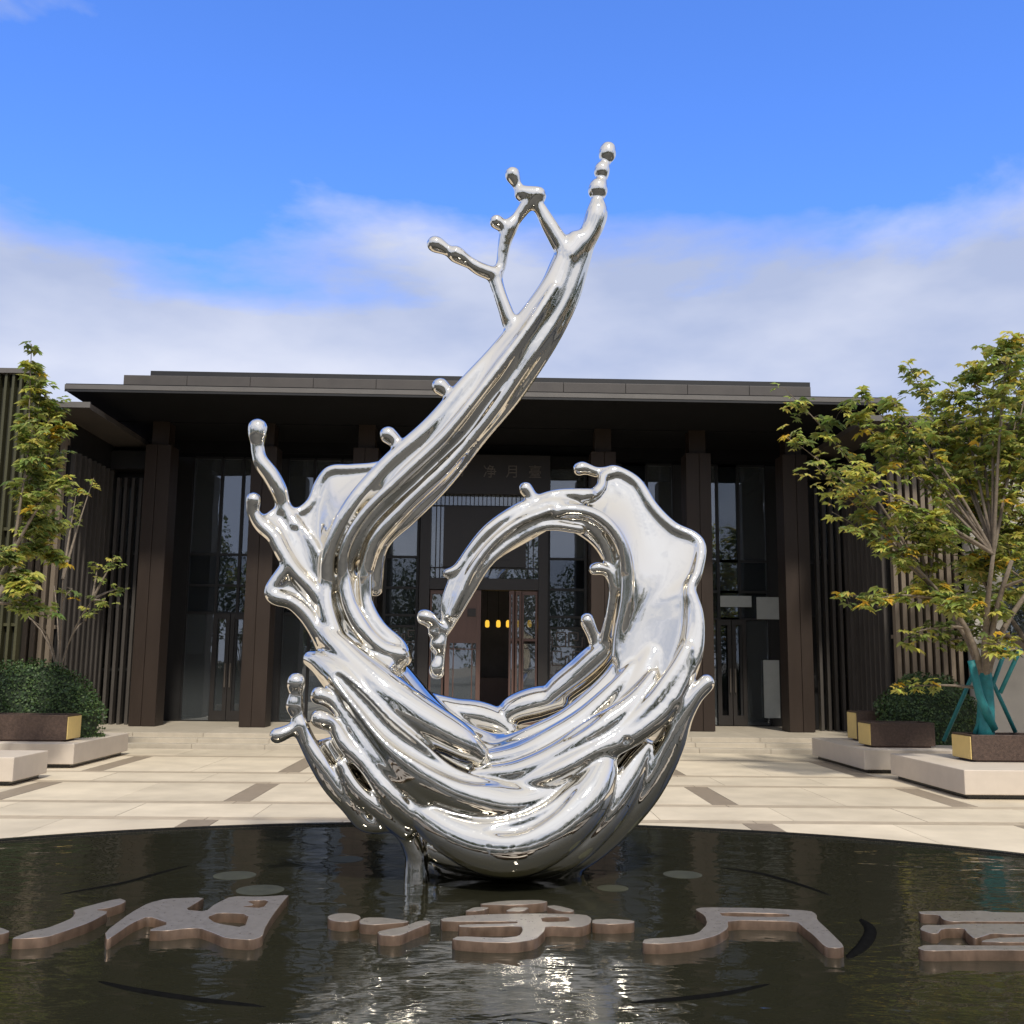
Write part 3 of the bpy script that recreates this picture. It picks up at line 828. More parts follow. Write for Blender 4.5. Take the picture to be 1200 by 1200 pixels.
# tree behind on the right
r = random.Random(12)
tb4 = Vector((10.6, 19.3, 0.0))
tg = []
for _ in range(46):
    a = r.uniform(0, 2 * math.pi); q = r.random() ** .5
    tg.append(((tb4.x + math.cos(a) * 2.1 * q, tb4.y + math.sin(a) * 1.5 * q, 2.2 + 4.2 * r.random()), .45, 18))
make_tree('maple_tree', 'darker green maple behind the teal-wrapped tree, before the pale wall', tb4, 1.6, tg, r, warm=.15, size=.19, dens=1.3, trunk_r=.12)

# teal support poles leaning on the right tree
sup = empty('tree_support', (tb.x, tb.y, .8), 'teal painted tripod of poles propping the bushy right-hand tree', 'tree support'); sup.location = (0, 0, 0)
for (xa, ya, Ya, xb, yb, Yb) in ((1106, 868, 17.0, 1148, 772, 16.3), (1142, 860, 15.75, 1182, 752, 15.8), (1190, 858, 16.0, 1150, 770, 15.9), (1172, 812, 15.6, 1196, 760, 15.4)):
    MB().tube([PY(xa, ya, Ya), PY(xb, yb, Yb)], .032, 10).build('pole', M['teal'], sup, smooth=True)
MB().tube([PY(1164, 855, 15.7), PY(1148, 815, 15.6), PY(1138, 774, 15.6)], [.075, .06, .055], 10).build('wrapped_limb', M['teal'], sup, smooth=True)

def hedge(name, label, c, rx, ry, h, r, n=5200):
    e = empty(name, c, label, 'hedge')
    bm = bmesh.new(); bmesh.ops.create_icosphere(bm, subdivisions=3, radius=1.0)
    for v in bm.verts:
        v.co.x *= rx * .9; v.co.y *= ry * .9; v.co.z = max(v.co.z, -.25) * h * .9 + .12
    me = bpy.data.meshes.new('inner_twigs'); bm.to_mesh(me); bm.free()
    mesh_obj('inner_twigs', me, M['hedge_core'], e)
    lv = []
    for _ in range(n):
        d = rv(r)
        if d.z < -.2: d.z = -d.z
        k = r.uniform(.88, 1.02) + .045 * math.sin(d.x * 9 + 2) * math.sin(d.y * 8) + .03 * math.sin(d.z * 11 + d.x * 5)
        p = Vector((d.x * rx * k, d.y * ry * k, max(.02, d.z * h * k + .10)))
        col = r.choice(((.045, .085, .028), (.06, .105, .03), (.032, .062, .022), (.085, .13, .038)))
        a = rv(r); b = a.cross(d).normalized(); a = (a + d * .8).normalized()
        s = r.uniform(.035, .06)
        lv.append(((p, p + (a * .5 + b * .4) * s, p + a * s, p + (a * .5 - b * .4) * s), col))
    leaf_mesh('foliage', lv, M['hedge'], e)
M['hedge_core'] = mat_plain('hedge_core', (.022, .036, .014), .9, var=.3, scale=20)
hedge('clipped_hedge', 'dark green clipped dome hedge behind the long trough on the left', (-8.15, 19.0, H0), 1.32, .62, 1.25, random.Random(3), 9000)
hedge('clipped_hedge', 'dark green clipped dome hedge behind the short trough on the right', (8.35, 19.35, H0), 1.05, .7, 1.18, random.Random(4), 8000)

# wood behind the viewer, only met in reflections of glass and steel
r = random.Random(31)
lv = []
for k in range(64):
    a = R(-105 + 210 * k / 63 + r.uniform(-1.5, 1.5))
    D = r.uniform(27, 36); cx, cy = math.sin(a) * D, -math.cos(a) * D
    hh = r.uniform(8.5, 14.0); rr = r.uniform(1.6, 2.7)
    for _ in range(1500):
        d = rv(r) * r.random() ** .4
        p = Vector((cx + d.x * rr, cy + d.y * rr, hh * .56 + d.z * hh * .46))
        s = r.uniform(.14, .34); u = rv(r); w = u.cross(rv(r)).normalized()
        lv.append(((p, p + (u + w) * s * .5, p + u * s, p + (u - w) * s * .5), r.choice(((.045, .075, .025), (.07, .105, .03), (.10, .12, .035)))))
wd = leaf_mesh('far_wood', lv, M['leaf'], None)
tag(wd, 'belt of trees across the plaza mirrored in the glass and the steel', 'trees', kind='stuff')

# ------------------------------------------------------------------ steel splash sculpture
SY = 9.2; PPM = FPX / SY
def sp(u, v, d):                     # photo pixel plus depth offset (in the same scale, + is away)
    return np.array(PY(u, v, SY + d / PPM), dtype=np.float64)
def crom(pts, step=0.022):
    P = np.array(pts, dtype=np.float64)
    if len(P) == 2:
        n = max(2, int(np.linalg.norm(P[1, :3] - P[0, :3]) / step)); t = np.linspace(0, 1, n + 1)[:, None]
        return P[0] * (1 - t) + P[1] * t
    Q = np.vstack([2 * P[0] - P[1], P, 2 * P[-1] - P[-2]])
    out = []
    for i in range(1, len(Q) - 2):
        p0, p1, p2, p3 = Q[i-1], Q[i], Q[i+1], Q[i+2]
        n = max(2, int(np.linalg.norm(p2[:3] - p1[:3]) / step))
        t = (np.arange(n) / n)[:, None]
        out.append(.5 * ((2 * p1) + (-p0 + p2) * t + (2*p0 - 5*p1 + 4*p2 - p3) * t**2 + (-p0 + 3*p1 - 3*p2 + p3) * t**3))
    out.append(P[-1:])
    return np.vstack(out)
def curve(pl, d=None):
    """pl: list of (u, v, depth, radius) in photo scale"""
    return crom([list(sp(u, v, dd)) + [(rr + (1.0 if rr < 14 else .3)) / PPM] for (u, v, dd, rr) in pl])

VH = 0.0115
g0 = np.array([-2.4, 8.15, -0.30]); g1 = np.array([2.3, 10.15, 6.95])
gn = np.ceil((g1 - g0) / VH).astype(int) + 1
F = np.full(tuple(gn), 0.3, dtype=np.float32)
ax = [g0[i] + VH * np.arange(gn[i]) for i in range(3)]
def splat(curves, k=0.03, sub=False):
    """smooth-union a bundle of tapered tubes into the field"""
    allp = np.vstack(curves); mr = allp[:, 3].max() + k + 3 * VH
    lo = np.maximum(0, np.floor((allp[:, :3].min(0) - mr - g0) / VH).astype(int))
    hi = np.minimum(gn, np.ceil((allp[:, :3].max(0) + mr - g0) / VH).astype(int) + 1)
    T = np.full(tuple(hi - lo), 0.5, dtype=np.float32)
    for C in curves:
        for a, b in zip(C[:-1], C[1:]):
            m = max(a[3], b[3]) + k + 3 * VH
            l = np.maximum(lo, np.floor((np.minimum(a[:3], b[:3]) - m - g0) / VH).astype(int))
            h = np.minimum(hi, np.ceil((np.maximum(a[:3], b[:3]) + m - g0) / VH).astype(int) + 1)
            if (h <= l).any(): continue
            X = (ax[0][l[0]:h[0]] - a[0]).astype(np.float32)[:, None, None]
            Y = (ax[1][l[1]:h[1]] - a[1]).astype(np.float32)[None, :, None]
            Z = (ax[2][l[2]:h[2]] - a[2]).astype(np.float32)[None, None, :]
            d = (b[:3] - a[:3]).astype(np.float32); L2 = float(d @ d) + 1e-9
            t = np.clip((X * d[0] + Y * d[1] + Z * d[2]) / L2, 0, 1)
            D = np.sqrt((X - t * d[0])**2 + (Y - t * d[1])**2 + (Z - t * d[2])**2) - (a[3] + t * (b[3] - a[3]))
            S = tuple(slice(l[i] - lo[i], h[i] - lo[i]) for i in range(3))
            np.minimum(T[S], D, out=T[S])
    S = tuple(slice(lo[i], hi[i]) for i in range(3))
    G = F[S]
    if sub: T = -T; hh = np.maximum(k - np.abs(G - T), 0) / k; F[S] = np.maximum(G, T) + hh * hh * k * .25
    else: hh = np.maximum(k - np.abs(G - T), 0) / k; F[S] = np.minimum(G, T) - hh * hh * k * .25
jr = random.Random(77)
def strand(pl, k=0.03):
    c = curve(pl)
    if len(pl) >= 5:                  # long folds swell, pinch and wander a little, as poured metal does
        s = np.r_[0, np.cumsum(np.linalg.norm(np.diff(c[:, :3], axis=0), axis=1))]
        env = np.sin(np.pi * np.clip(s / s[-1], 0, 1)) ** .5
        w = sum(a * np.sin(s * f + jr.uniform(0, 6.28)) for a, f in ((.07, jr.uniform(2.5, 4.5)), (.035, jr.uniform(6, 9))))
        big = c[:, 3].max() > 8 / PPM
        c[:, 3] *= 1 + (w if big else .5 * w) * env
        for ax_i, amp in ((0, .009), (1, .014), (2, .009)):
            c[:, ax_i] += amp * env * np.sin(s * jr.uniform(3, 5.5) + jr.uniform(0, 6.28)) * (1 if big else .4)
    splat([c], k)
def sheet_between(A, B, n, rad, bulge=0.0, k=0.03):
    """thin skin between two drawn edges: both resampled, n curves between them"""
    a, b = curve([(u, v, d, rad) for u, v, d in A]), curve([(u, v, d, rad) for u, v, d in B])
    m = 70
    def rs(c):
        s = np.r_[0, np.cumsum(np.linalg.norm(np.diff(c[:, :3], axis=0), axis=1))]
        q = np.linspace(0, s[-1], m)
        return np.column_stack([np.interp(q, s, c[:, i]) for i in range(4)])
    a, b = rs(a), rs(b); cs = []
    for i in range(n + 1):
        t = i / n; c = a * (1 - t) + b * t
        c[:, 1] += bulge * 4 * t * (1 - t)
        cs.append(c)
    splat(cs, k)

# -- the body: trough-shaped core of the wave
strand([(404, 640, 14, 18), (402, 690, 14, 24), (422, 760, 14, 30), (464, 828, 16, 38), (520, 880, 14, 44), (585, 905, 10, 46), (650, 898, 8, 46), (708, 860, 6, 42), (746, 812, 2, 32), (764, 770, -2, 16)], .06)
# -- tall arm: one broad stem with a sharp left edge, a hollow and a dark underside
strand([(402, 660, 6, 17), (424, 612, 4, 22), (464, 566, 4, 25), (514, 519, 4, 25), (564, 461, 4, 23), (612, 400, 4, 22), (646, 350, 3, 20), (663, 310, 2, 18), (675, 284, 0, 14)], .03)
strand([(384, 690, -10, 9), (386, 646, -16, 9), (410, 598, -18, 10), (452, 548, -14, 10), (502, 502, -10, 10), (546, 452, -6, 9), (596, 394, -4, 8), (640, 336, -4, 7), (660, 300, -4, 6)], .03)
strand([(428, 668, -6, 8), (441, 630, -8, 9), (474, 594, -8, 9), (524, 547, -7, 9), (574, 484, -6, 9), (626, 414, -5, 8), (660, 356, -4, 7), (680, 306, -3, 7), (691, 274, -2, 7)], .03)
strand([(402, 690, -14, 6), (404, 645, -22, 6), (428, 602, -26, 6), (472, 558, -26, 6), (522, 510, -24, 6), (572, 448, -22, 6), (618, 386, -18, 5), (650, 336, -14, 4)], .016)
strand([(440, 690, 6, 8), (449, 640, 2, 7), (481, 606, 2, 6), (532, 556, 2, 6), (584, 490, 2, 6), (636, 420, 2, 6), (669, 360, 2, 6), (684, 310, 2, 6), (692, 276, 1, 7), (700, 252, 0, 8)], .03)
# upper fork, right bead chain
strand([(668, 300, 0, 15), (690, 275, 0, 12), (699, 252, 0, 13), (700, 240, 0, 9)], .03)
for (u, v, rr) in ((700.5, 223, 11.5), (705, 201, 9), (711.5, 181, 10), (712, 178, 9)):
    strand([(u, v, 0, rr), (u + .6, v - 3, 0, rr * .95)], .022)
strand([(699, 240, 0, 6.5), (712, 180, 0, 5)], .02)
# upper fork, left
strand([(664, 298, -2, 11), (645, 266, -4, 9), (632, 243, -5, 7), (622, 230, -6, 9)], .03)
strand([(612, 227, -7, 9), (630, 229, -7, 10)], .025)
strand([(610, 224, -7, 6), (606, 217, -8, 5), (601, 206, -9, 8.5), (600.5, 204, -9, 8)], .02)
strand([(621, 236, -6, 8), (606, 255, -4, 6), (596, 267, -4, 9), (590, 285, -4, 7.5), (586, 310, -3, 6.5), (580, 323, -3, 9), (585, 342, -3, 7.5), (592, 362, -2, 7.5), (600, 385, 0, 9)], .03)
strand([(596, 268, -4, 7), (588, 264, -6, 7), (582, 260, -8, 8)], .02)
strand([(580, 322, -3, 8), (562, 315, -6, 7.5), (548, 306, -8, 6)], .02)
strand([(545, 305, -8, 7), (534, 299, -10, 8.5), (528, 297, -10, 5.5), (521, 293, -11, 6), (511, 287, -12, 9), (509, 286, -12, 8.5)], .02)
# nubs on the arm
strand([(516, 453, -6, 9.5), (523, 459, -6, 7.5), (534, 470, -4, 8)], .03)
strand([(455, 510, -8, 9.5), (461, 515, -8, 8), (469, 524, -8, 7), (480, 522, -8, 7)], .03)
# -- left veil, leaning back from the stem so that it takes the sky
rimL = [(488, 512, -4), (468, 532, 0), (445, 546, 6), (412, 550, 14), (388, 552, 18), (375, 567, 18), (366, 588, 14), (352, 600, 10), (337, 600, 6), (328, 597, 4)]
inL = [(468, 552, -14), (452, 564, -15), (434, 580, -16), (416, 600, -17), (402, 618, -17), (392, 640, -16), (386, 662, -14), (382, 684, -12), (380, 704, -10)]
strand([(u, v, d - 3, 5.2) for u, v, d in rimL], .010)
sheet_between(rimL, inL, 30, 4.6, bulge=.03, k=.02)
strand([(330, 598, 4, 5), (322, 602, 0, 5), (312, 609, -4, 5), (306, 607, -6, 4.5)], .02)
strand([(302, 502, -4, 10.5), (302, 508, -4, 10.5), (302, 518, -4, 8), (302, 529, -4, 6)], .02)
strand([(302, 527, -4, 6), (305, 541, -4, 8), (316, 556, -3, 9), (326, 574, -1, 9), (333, 594, 2, 8), (346, 616, 0, 8)], .03)
strand([(297, 586, -14, 8), (297, 589, -14, 8), (296, 600, -13, 7), (305, 615, -12, 8), (321, 628, -13, 8), (332, 646, -14, 8), (346, 668, -14, 8), (366, 692, -12, 9), (385, 722, -8, 12)], .022)
sheet_between([(306, 612, -12), (322, 628, -13), (334, 648, -14), (352, 675, -13), (370, 700, -10)], [(328, 598, 4), (345, 612, 0), (364, 632, -6), (378, 660, -10), (384, 690, -10)], 16, 4.2, bulge=.03, k=.02)
strand([(338, 662, -16, 7), (330, 672, -18, 7), (317, 690, -20, 7), (321, 699, -22, 7), (340, 705, -22, 7), (356, 719, -20, 8), (372, 742, -18, 9), (384, 762, -14, 11)], .02)
sheet_between([(336, 664, -15), (320, 690, -20), (340, 704, -22), (360, 724, -18)], [(352, 676, -13), (364, 694, -12), (376, 716, -12), (388, 740, -12)], 14, 4.4, bulge=.04, k=.025)
# folds running down the left shoulder
strand([(382, 684, -12, 7), (384, 716, -16, 9), (398, 750, -22, 11), (428, 774, -26, 12), (452, 782, -22, 11)], .03)
strand([(404, 676, -14, 7), (409, 710, -18, 8), (424, 740, -22, 10), (446, 760, -20, 11), (468, 768, -14, 12)], .025)
strand([(427, 676, -6, 8), (430, 706, -6, 8), (444, 734, -8, 9), (465, 757, -8, 10), (471, 770, -8, 11)], .025)
strand([(440, 774, -18, 12), (458, 778, -14, 12), (464, 780, -10, 9)], .025)
# big diagonal folds
strand([(378, 738, -18, 10), (396, 758, -26, 17), (424, 788, -34, 21), (460, 820, -42, 23), (500, 848, -46, 24), (538, 870, -46, 20), (560, 884, -42, 12)], .022)
strand([(364, 772, -26, 8), (378, 778, -32, 14), (400, 798, -42, 20), (434, 836, -54, 22), (468, 876, -62, 23), (504, 910, -66, 25), (548, 934, -66, 25), (596, 944, -60, 22), (640, 930, -52, 16), (676, 905, -46, 9)], .025)
strand([(470, 800, 20, 12), (496, 824, 30, 14), (528, 834, 42, 16), (556, 838, 48, 18), (580, 846, 50, 17), (596, 858, 46, 12)], .016)
strand([(462, 792, 10, 10), (500, 838, 6, 12), (545, 862, 4, 13), (580, 874, 4, 10)], .03)
# finger drops on the left
strand([(374, 815, -58, 9), (379, 817, -58, 8.5), (392, 826, -56, 8), (412, 852, -60, 9), (436, 880, -66, 10), (466, 906, -70, 11), (500, 936, -74, 9)], .02)
strand([(374, 842, -70, 9), (380, 844, -69, 9), (392, 852, -66, 7.5), (404, 874, -68, 9), (428, 898, -70, 10), (452, 926, -72, 11), (482, 956, -68, 10)], .02)
strand([(400, 896, -72, 6), (416, 924, -72, 8), (444, 948, -68, 9), (476, 972, -60, 10)], .02)
strand([(347, 799, -74, 9), (347, 802, -74, 9), (347, 813, -74, 5)], .018)
strand([(347, 815, -74, 6), (345, 826, -74, 8.5), (349, 838, -74, 6), (351, 848, -74, 8), (362, 870, -72, 8), (375, 893, -70, 9.5), (391, 921, -66, 11), (410, 943, -62, 12), (426, 962, -58, 11), (442, 965, -54, 11), (462, 962, -50, 12), (479, 974, -44, 13), (487, 994, -40, 12), (488, 1008, -38, 11), (488, 1020, -36, 12), (488, 1045, -34, 14)], .022)
strand([(325, 862, -80, 7.5), (329, 861, -80, 7), (344, 854, -76, 6), (352, 850, -74, 7)], .016)
sheet_between([(366, 876, -68), (380, 900, -66), (396, 922, -63), (414, 944, -60), (440, 962, -54)], [(396, 868, -58), (416, 895, -56), (440, 925, -52), (470, 950, -46), (490, 970, -42)], 16, 5, bulge=.05)
# -- the bottom rolls
strand([(470, 930, -50, 12), (494, 952, -62, 19), (530, 976, -72, 26), (572, 990, -76, 29), (614, 990, -76, 30), (652, 972, -72, 29), (684, 940, -64, 26), (702, 908, -54, 20), (709, 890, -48, 13)], .018)
strand([(480, 966, -20, 12), (520, 994, -30, 19), (570, 1004, -36, 22), (622, 1004, -40, 23), (668, 990, -40, 24), (704, 958, -36, 24), (730, 918, -30, 20), (746, 890, -26, 15), (755, 877, -24, 11)], .018)
strand([(828, 800, -40, 8.5), (826, 803, -40, 8.5), (814, 816, -39, 9), (800, 838, -36, 12), (788, 866, -30, 17), (770, 896, -22, 20), (742, 934, -14, 22), (706, 974, -8, 22), (664, 1004, -6, 21), (612, 1018, -6, 20), (560, 1020, -6, 18), (520, 1014, -8, 13)], .02)
strand([(515, 1004, 10, 26), (570, 1018, 10, 32), (620, 1020, 10, 32), (660, 1010, 10, 26)], .05)
# folds of the bowl, fading out into the veil on the right
strand([(556, 908, -40, 8), (606, 904, -48, 13), (654, 884, -48, 15), (700, 856, -44, 14), (740, 824, -36, 10), (766, 790, -30, 5)], .03)
strand([(566, 892, -26, 9), (612, 884, -30, 11), (652, 862, -28, 12), (690, 836, -24, 11), (722, 806, -18, 9), (742, 780, -12, 5)], .022)
strand([(580, 878, -8, 9), (620, 864, -8, 11), (660, 846, -4, 12), (694, 818, 0, 11), (718, 790, 4, 9), (730, 764, 4, 6)], .02)
strand([(600, 925, -54, 8), (648, 906, -58, 11), (692, 880, -56, 11), (730, 856, -48, 11), (764, 826, -42, 10), (788, 792, -36, 9), (804, 762, -32, 7)], .024)
strand([(690, 892, -54, 11), (714, 876, -50, 13), (744, 858, -44, 13), (774, 834, -40, 12), (798, 802, -36, 10), (808, 774, -32, 7)], .022)
# far lip lumps
strand([(588, 846, 50, 12), (604, 832, 52, 18), (630, 824, 52, 20), (655, 820, 48, 15)], .014)
strand([(640, 822, 46, 13), (660, 804, 46, 20), (686, 784, 42, 21), (708, 764, 34, 16), (716, 752, 28, 10)], .014)
strand([(688, 727, 28, 8), (689, 730, 28, 8), (695, 744, 30, 7), (700, 758, 34, 9)], .02)
strand([(697, 667, 6, 6.5), (703, 666, 6, 6.5), (714, 671, 8, 5), (720, 690, 10, 5), (717, 716, 14, 5.5), (711, 744, 22, 7), (708, 760, 30, 9)], .015)
# -- right veil: leans back at the top, comes forward below
rimR = [(722, 552, 34), (746, 566, 32), (765, 595, 24), (788, 617, 16), (813, 629, 10), (822, 643, 4), (817, 672, -4), (809, 692, -10), (817, 716, -16), (819, 742, -22), (816, 770, -28), (806, 800, -32)]
inR = [(688, 600, 6), (700, 603, 5), (712, 612, 4), (722, 626, 3), (729, 645, 2), (733, 672, 0), (733, 702, -2), (728, 734, -2), (726, 768, -6), (734, 806, -12)]
strand([(679, 549, 30, 6), (684, 548, 30, 6), (698, 553, 31, 5.4), (710, 553, 32, 5.4)] + [(u, v, d - 3, 5.6) for u, v, d in rimR], .010)
strand([(679, 550, 30, 7), (682, 549, 30, 7)], .02)
sheet_between(rimR, inR, 44, 4.8, bulge=.045, k=.025)
strand([(724, 554, 32, 5), (707, 558, 26, 5), (704, 570, 18, 5), (694, 580, 10, 6), (680, 584, 4, 6)], .015)
strand([(640, 606, -8, 6), (662, 598, -8, 7), (692, 602, -6, 7.5), (714, 617, -5, 7.5), (729, 642, -4, 7), (734, 674, -4, 7), (733, 706, -4, 7), (727, 742, -2, 7), (724, 770, -2, 7)], .014)
strand([(810, 700, -14, 5), (810, 740, -22, 7), (802, 780, -30, 10), (788, 820, -36, 12)], .05)
# -- grooves cut between the folds, and the hollow underside of the arm
def groove(pl, k=.02): splat([curve(pl)], k, sub=True)
groove([(396, 792, -62, 3), (424, 822, -72, 7), (456, 856, -80, 9), (498, 884, -84, 10), (544, 906, -82, 9), (580, 914, -74, 4)])
groove([(400, 776, -62, 2), (440, 812, -72, 4), (486, 838, -76, 5), (530, 856, -74, 4)], .012)
groove([(430, 872, -88, 3), (466, 912, -96, 7), (506, 944, -104, 9), (556, 964, -106, 9), (604, 968, -100, 8), (644, 950, -92, 5), (672, 922, -84, 3)])
groove([(600, 908, -84, 3), (650, 894, -88, 5), (694, 868, -82, 5), (734, 842, -72, 4), (764, 812, -64, 2)], .014)
groove([(590, 892, -58, 3), (640, 874, -62, 4), (684, 848, -58, 5), (722, 816, -50, 4), (746, 788, -42, 2)], .014)
groove([(418, 690, -36, 3), (424, 650, -42, 6), (448, 614, -46, 7), (488, 576, -46, 8), (536, 528, -44, 7), (588, 462, -40, 6), (630, 398, -36, 4), (656, 348, -32, 2)], .02)
groove([(720, 905, -78, 2), (728, 880, -70, 5), (736, 868, -62, 4)], .012)
groove([(772, 876, -62, 3), (782, 850, -62, 5), (796, 824, -56, 3)], .014)
# -- curling crest
strand([(722, 690, 12, 8), (716, 655, 12, 10), (702, 628, 12, 13), (676, 608, 10, 18), (645, 600, 6, 20), (610, 614, 0, 19), (577, 640, -6, 17), (553, 672, -10, 15), (536, 703, -14, 12), (523, 735, -18, 6), (518, 745, -19, 4)], .025)
strand([(690, 580, 6, 7), (654, 580, 0, 7), (628, 588, -4, 7), (604, 600, -8, 7), (574, 622, -12, 7), (550, 650, -16, 6), (532, 678, -18, 5), (522, 705, -20, 5), (522, 728, -20, 5)], .02)
strand([(680, 620, -4, 5), (640, 616, -10, 5), (606, 632, -14, 5), (574, 658, -18, 5), (552, 690, -20, 5), (534, 722, -22, 4)], .014)
strand([(645, 598, -15, 4), (610, 612, -19, 4), (580, 634, -22, 4), (556, 664, -24, 4), (540, 696, -26, 4), (528, 722, -26, 3.5)], .016)
strand([(616, 573, -4, 7.5), (619, 577, -4, 7), (626, 588, -4, 6.5)], .02)
strand([(524, 672, -18, 4.5), (534, 668, -18, 5), (546, 656, -16, 5)], .015)
strand([(497, 723, -30, 8), (502, 725, -30, 8), (512, 734, -26, 6), (520, 738, -22, 6)], .018)
strand([(508, 740, -28, 6), (509, 742, -28, 6)], .02)
strand([(518, 742, -22, 6), (514, 754, -24, 9), (514, 758, -24, 9), (517, 768, -24, 5), (513, 782, -24, 8), (512, 787, -24, 8)], .016)

def surface_nets(F, org, h):
    ins = F < 0
    s = np.zeros(tuple(n - 1 for n in F.shape), dtype=np.uint8)
    for i in (0, 1):
        for j in (0, 1):
            for k in (0, 1):
                s += ins[i:F.shape[0]-1+i, j:F.shape[1]-1+j, k:F.shape[2]-1+k]
    I, J, K = np.nonzero((s > 0) & (s < 8))
    vid = np.full(s.shape, -1, dtype=np.int32); vid[I, J, K] = np.arange(len(I))
    acc = np.zeros((len(I), 3)); cnt = np.zeros(len(I))
    corners = [(a, b, c) for a in (0, 1) for b in (0, 1) for c in (0, 1)]
    for c0 in corners:
        for axi in range(3):
            if c0[axi]: continue
            c1 = list(c0); c1[axi] = 1
            f0 = F[I + c0[0], J + c0[1], K + c0[2]]; f1 = F[I + c1[0], J + c1[1], K + c1[2]]
            m = (f0 < 0) != (f1 < 0)
            t = np.where(m, f0 / np.where(m, f0 - f1, 1), 0)
            p = np.tile(np.array(c0, dtype=float), (len(I), 1)); p[:, axi] += t
            acc += p * m[:, None]; cnt += m
    V = (np.column_stack([I, J, K]) + acc / cnt[:, None]) * h + org
    faces = []
    for axi in range(3):
        sl0 = [slice(1, -1)] * 3; sl1 = [slice(1, -1)] * 3
        sl0[axi] = slice(0, -1); sl1[axi] = slice(1, None)
        a = ins[tuple(sl0)]; b = ins[tuple(sl1)]
        e = np.array(np.nonzero(a != b)).T
        flip = a[tuple(e.T)]
        off = np.array([1, 1, 1]); off[axi] = 0
        e = e + off
        u, w = [(1, 2), (2, 0), (0, 1)][axi]
        def c(du, dw):
            q = e.copy(); q[:, u] -= du; q[:, w] -= dw
            return vid[q[:, 0], q[:, 1], q[:, 2]]
        quad = np.column_stack([c(0, 0), c(1, 0), c(1, 1), c(0, 1)])
        quad[~flip] = quad[~flip][:, ::-1]
        faces.append(quad)
    return V, np.vstack(faces)
V, Q = surface_nets(F, g0, VH)
del F
# light fairing so the steel reads polished
E = np.vstack([Q[:, [0, 1]], Q[:, [1, 2]], Q[:, [2, 3]], Q[:, [3, 0]]])
deg = np.bincount(E.ravel(), minlength=len(V)).astype(float)
for it in range(34):
    acc = np.zeros_like(V)
    for i in range(3):
        acc[:, i] = np.bincount(E[:, 0], V[E[:, 1], i], len(V)) + np.bincount(E[:, 1], V[E[:, 0], i], len(V))
    lam = .5 if (it % 2 == 0 or it < 9) else -.51
    V = V + lam * (acc / deg[:, None] - V)
me = bpy.data.meshes.new('splash_sculpture')
org = np.array([0.0, SY, 0.0])
me.vertices.add(len(V)); me.vertices.foreach_set('co', (V - org).astype(np.float32).ravel())
me.loops.add(Q.size); me.loops.foreach_set('vertex_index', Q.astype(np.int32).ravel())
me.polygons.add(len(Q)); me.polygons.foreach_set('loop_start', np.arange(0, Q.size, 4, dtype=np.int32))
me.polygons.foreach_set('loop_total', np.full(len(Q), 4, dtype=np.int32))
me.polygons.foreach_set('use_smooth', np.ones(len(Q), dtype=bool))
me.update(); me.validate()
sc_o = mesh_obj('splash_sculpture', me, M['chrome'])
sc_o.location = (0, SY, 0)
tag(sc_o, 'tall polished steel sculpture shaped like a curling splash of water, standing in the pool', 'sculpture')

# ------------------------------------------------------------------ metal characters standing out of the water
LZ = 0.042
def glyph_piece(name, outline, holes, parent, smooth_round=False):
    cu = bpy.data.curves.new(name, 'CURVE'); cu.dimensions = '2D'; cu.fill_mode = 'BOTH'
    th = (LZ + .12) / 2
    cu.extrude = th; cu.bevel_depth = .004; cu.bevel_resolution = 1; cu.offset = -.004
    for poly in [outline] + holes:
        pts = [PG(x, y, LZ) for x, y in poly]
        if len(pts) < 20 or poly is outline:        # ease the corners, as cast strokes have
            q = []
            for a_, b_ in zip(pts, pts[1:] + pts[:1]):
                q += [a_.lerp(b_, .18), a_.lerp(b_, .82)]
            pts = q
        s = cu.splines.new('POLY'); s.points.add(len(pts) - 1)
        for p, q in zip(s.points, pts): p.co = (q.x, q.y, 0, 1)
        s.use_cyclic_u = True
    o = bpy.data.objects.new('tmp', cu); COL.objects.link(o)
    dg = bpy.context.evaluated_depsgraph_get()
    me = bpy.data.meshes.new_from_object(o.evaluated_get(dg))
    bpy.data.objects.remove(o)
    me.materials.clear(); me.materials.append(M['letter_top']); me.materials.append(M['letter_side'])
    for p in me.polygons: p.material_index = 0 if p.normal.z > .5 else 1
    ob = mesh_obj(name, me, None, parent); ob.location.z = LZ - th - .004
    return ob
def ring_poly(cx, cy, rx, ry, n=20):
    return [(cx + rx * math.cos(2 * math.pi * k / n), cy + ry * math.sin(2 * math.pi * k / n)) for k in range(n)]
def character(label, pieces):
    e = empty('water_character', (0, 0, 0), label, 'lettering', 'bronze characters laid flat in the pool')
    for o, h in pieces: glyph_piece('stroke', o, h, e)
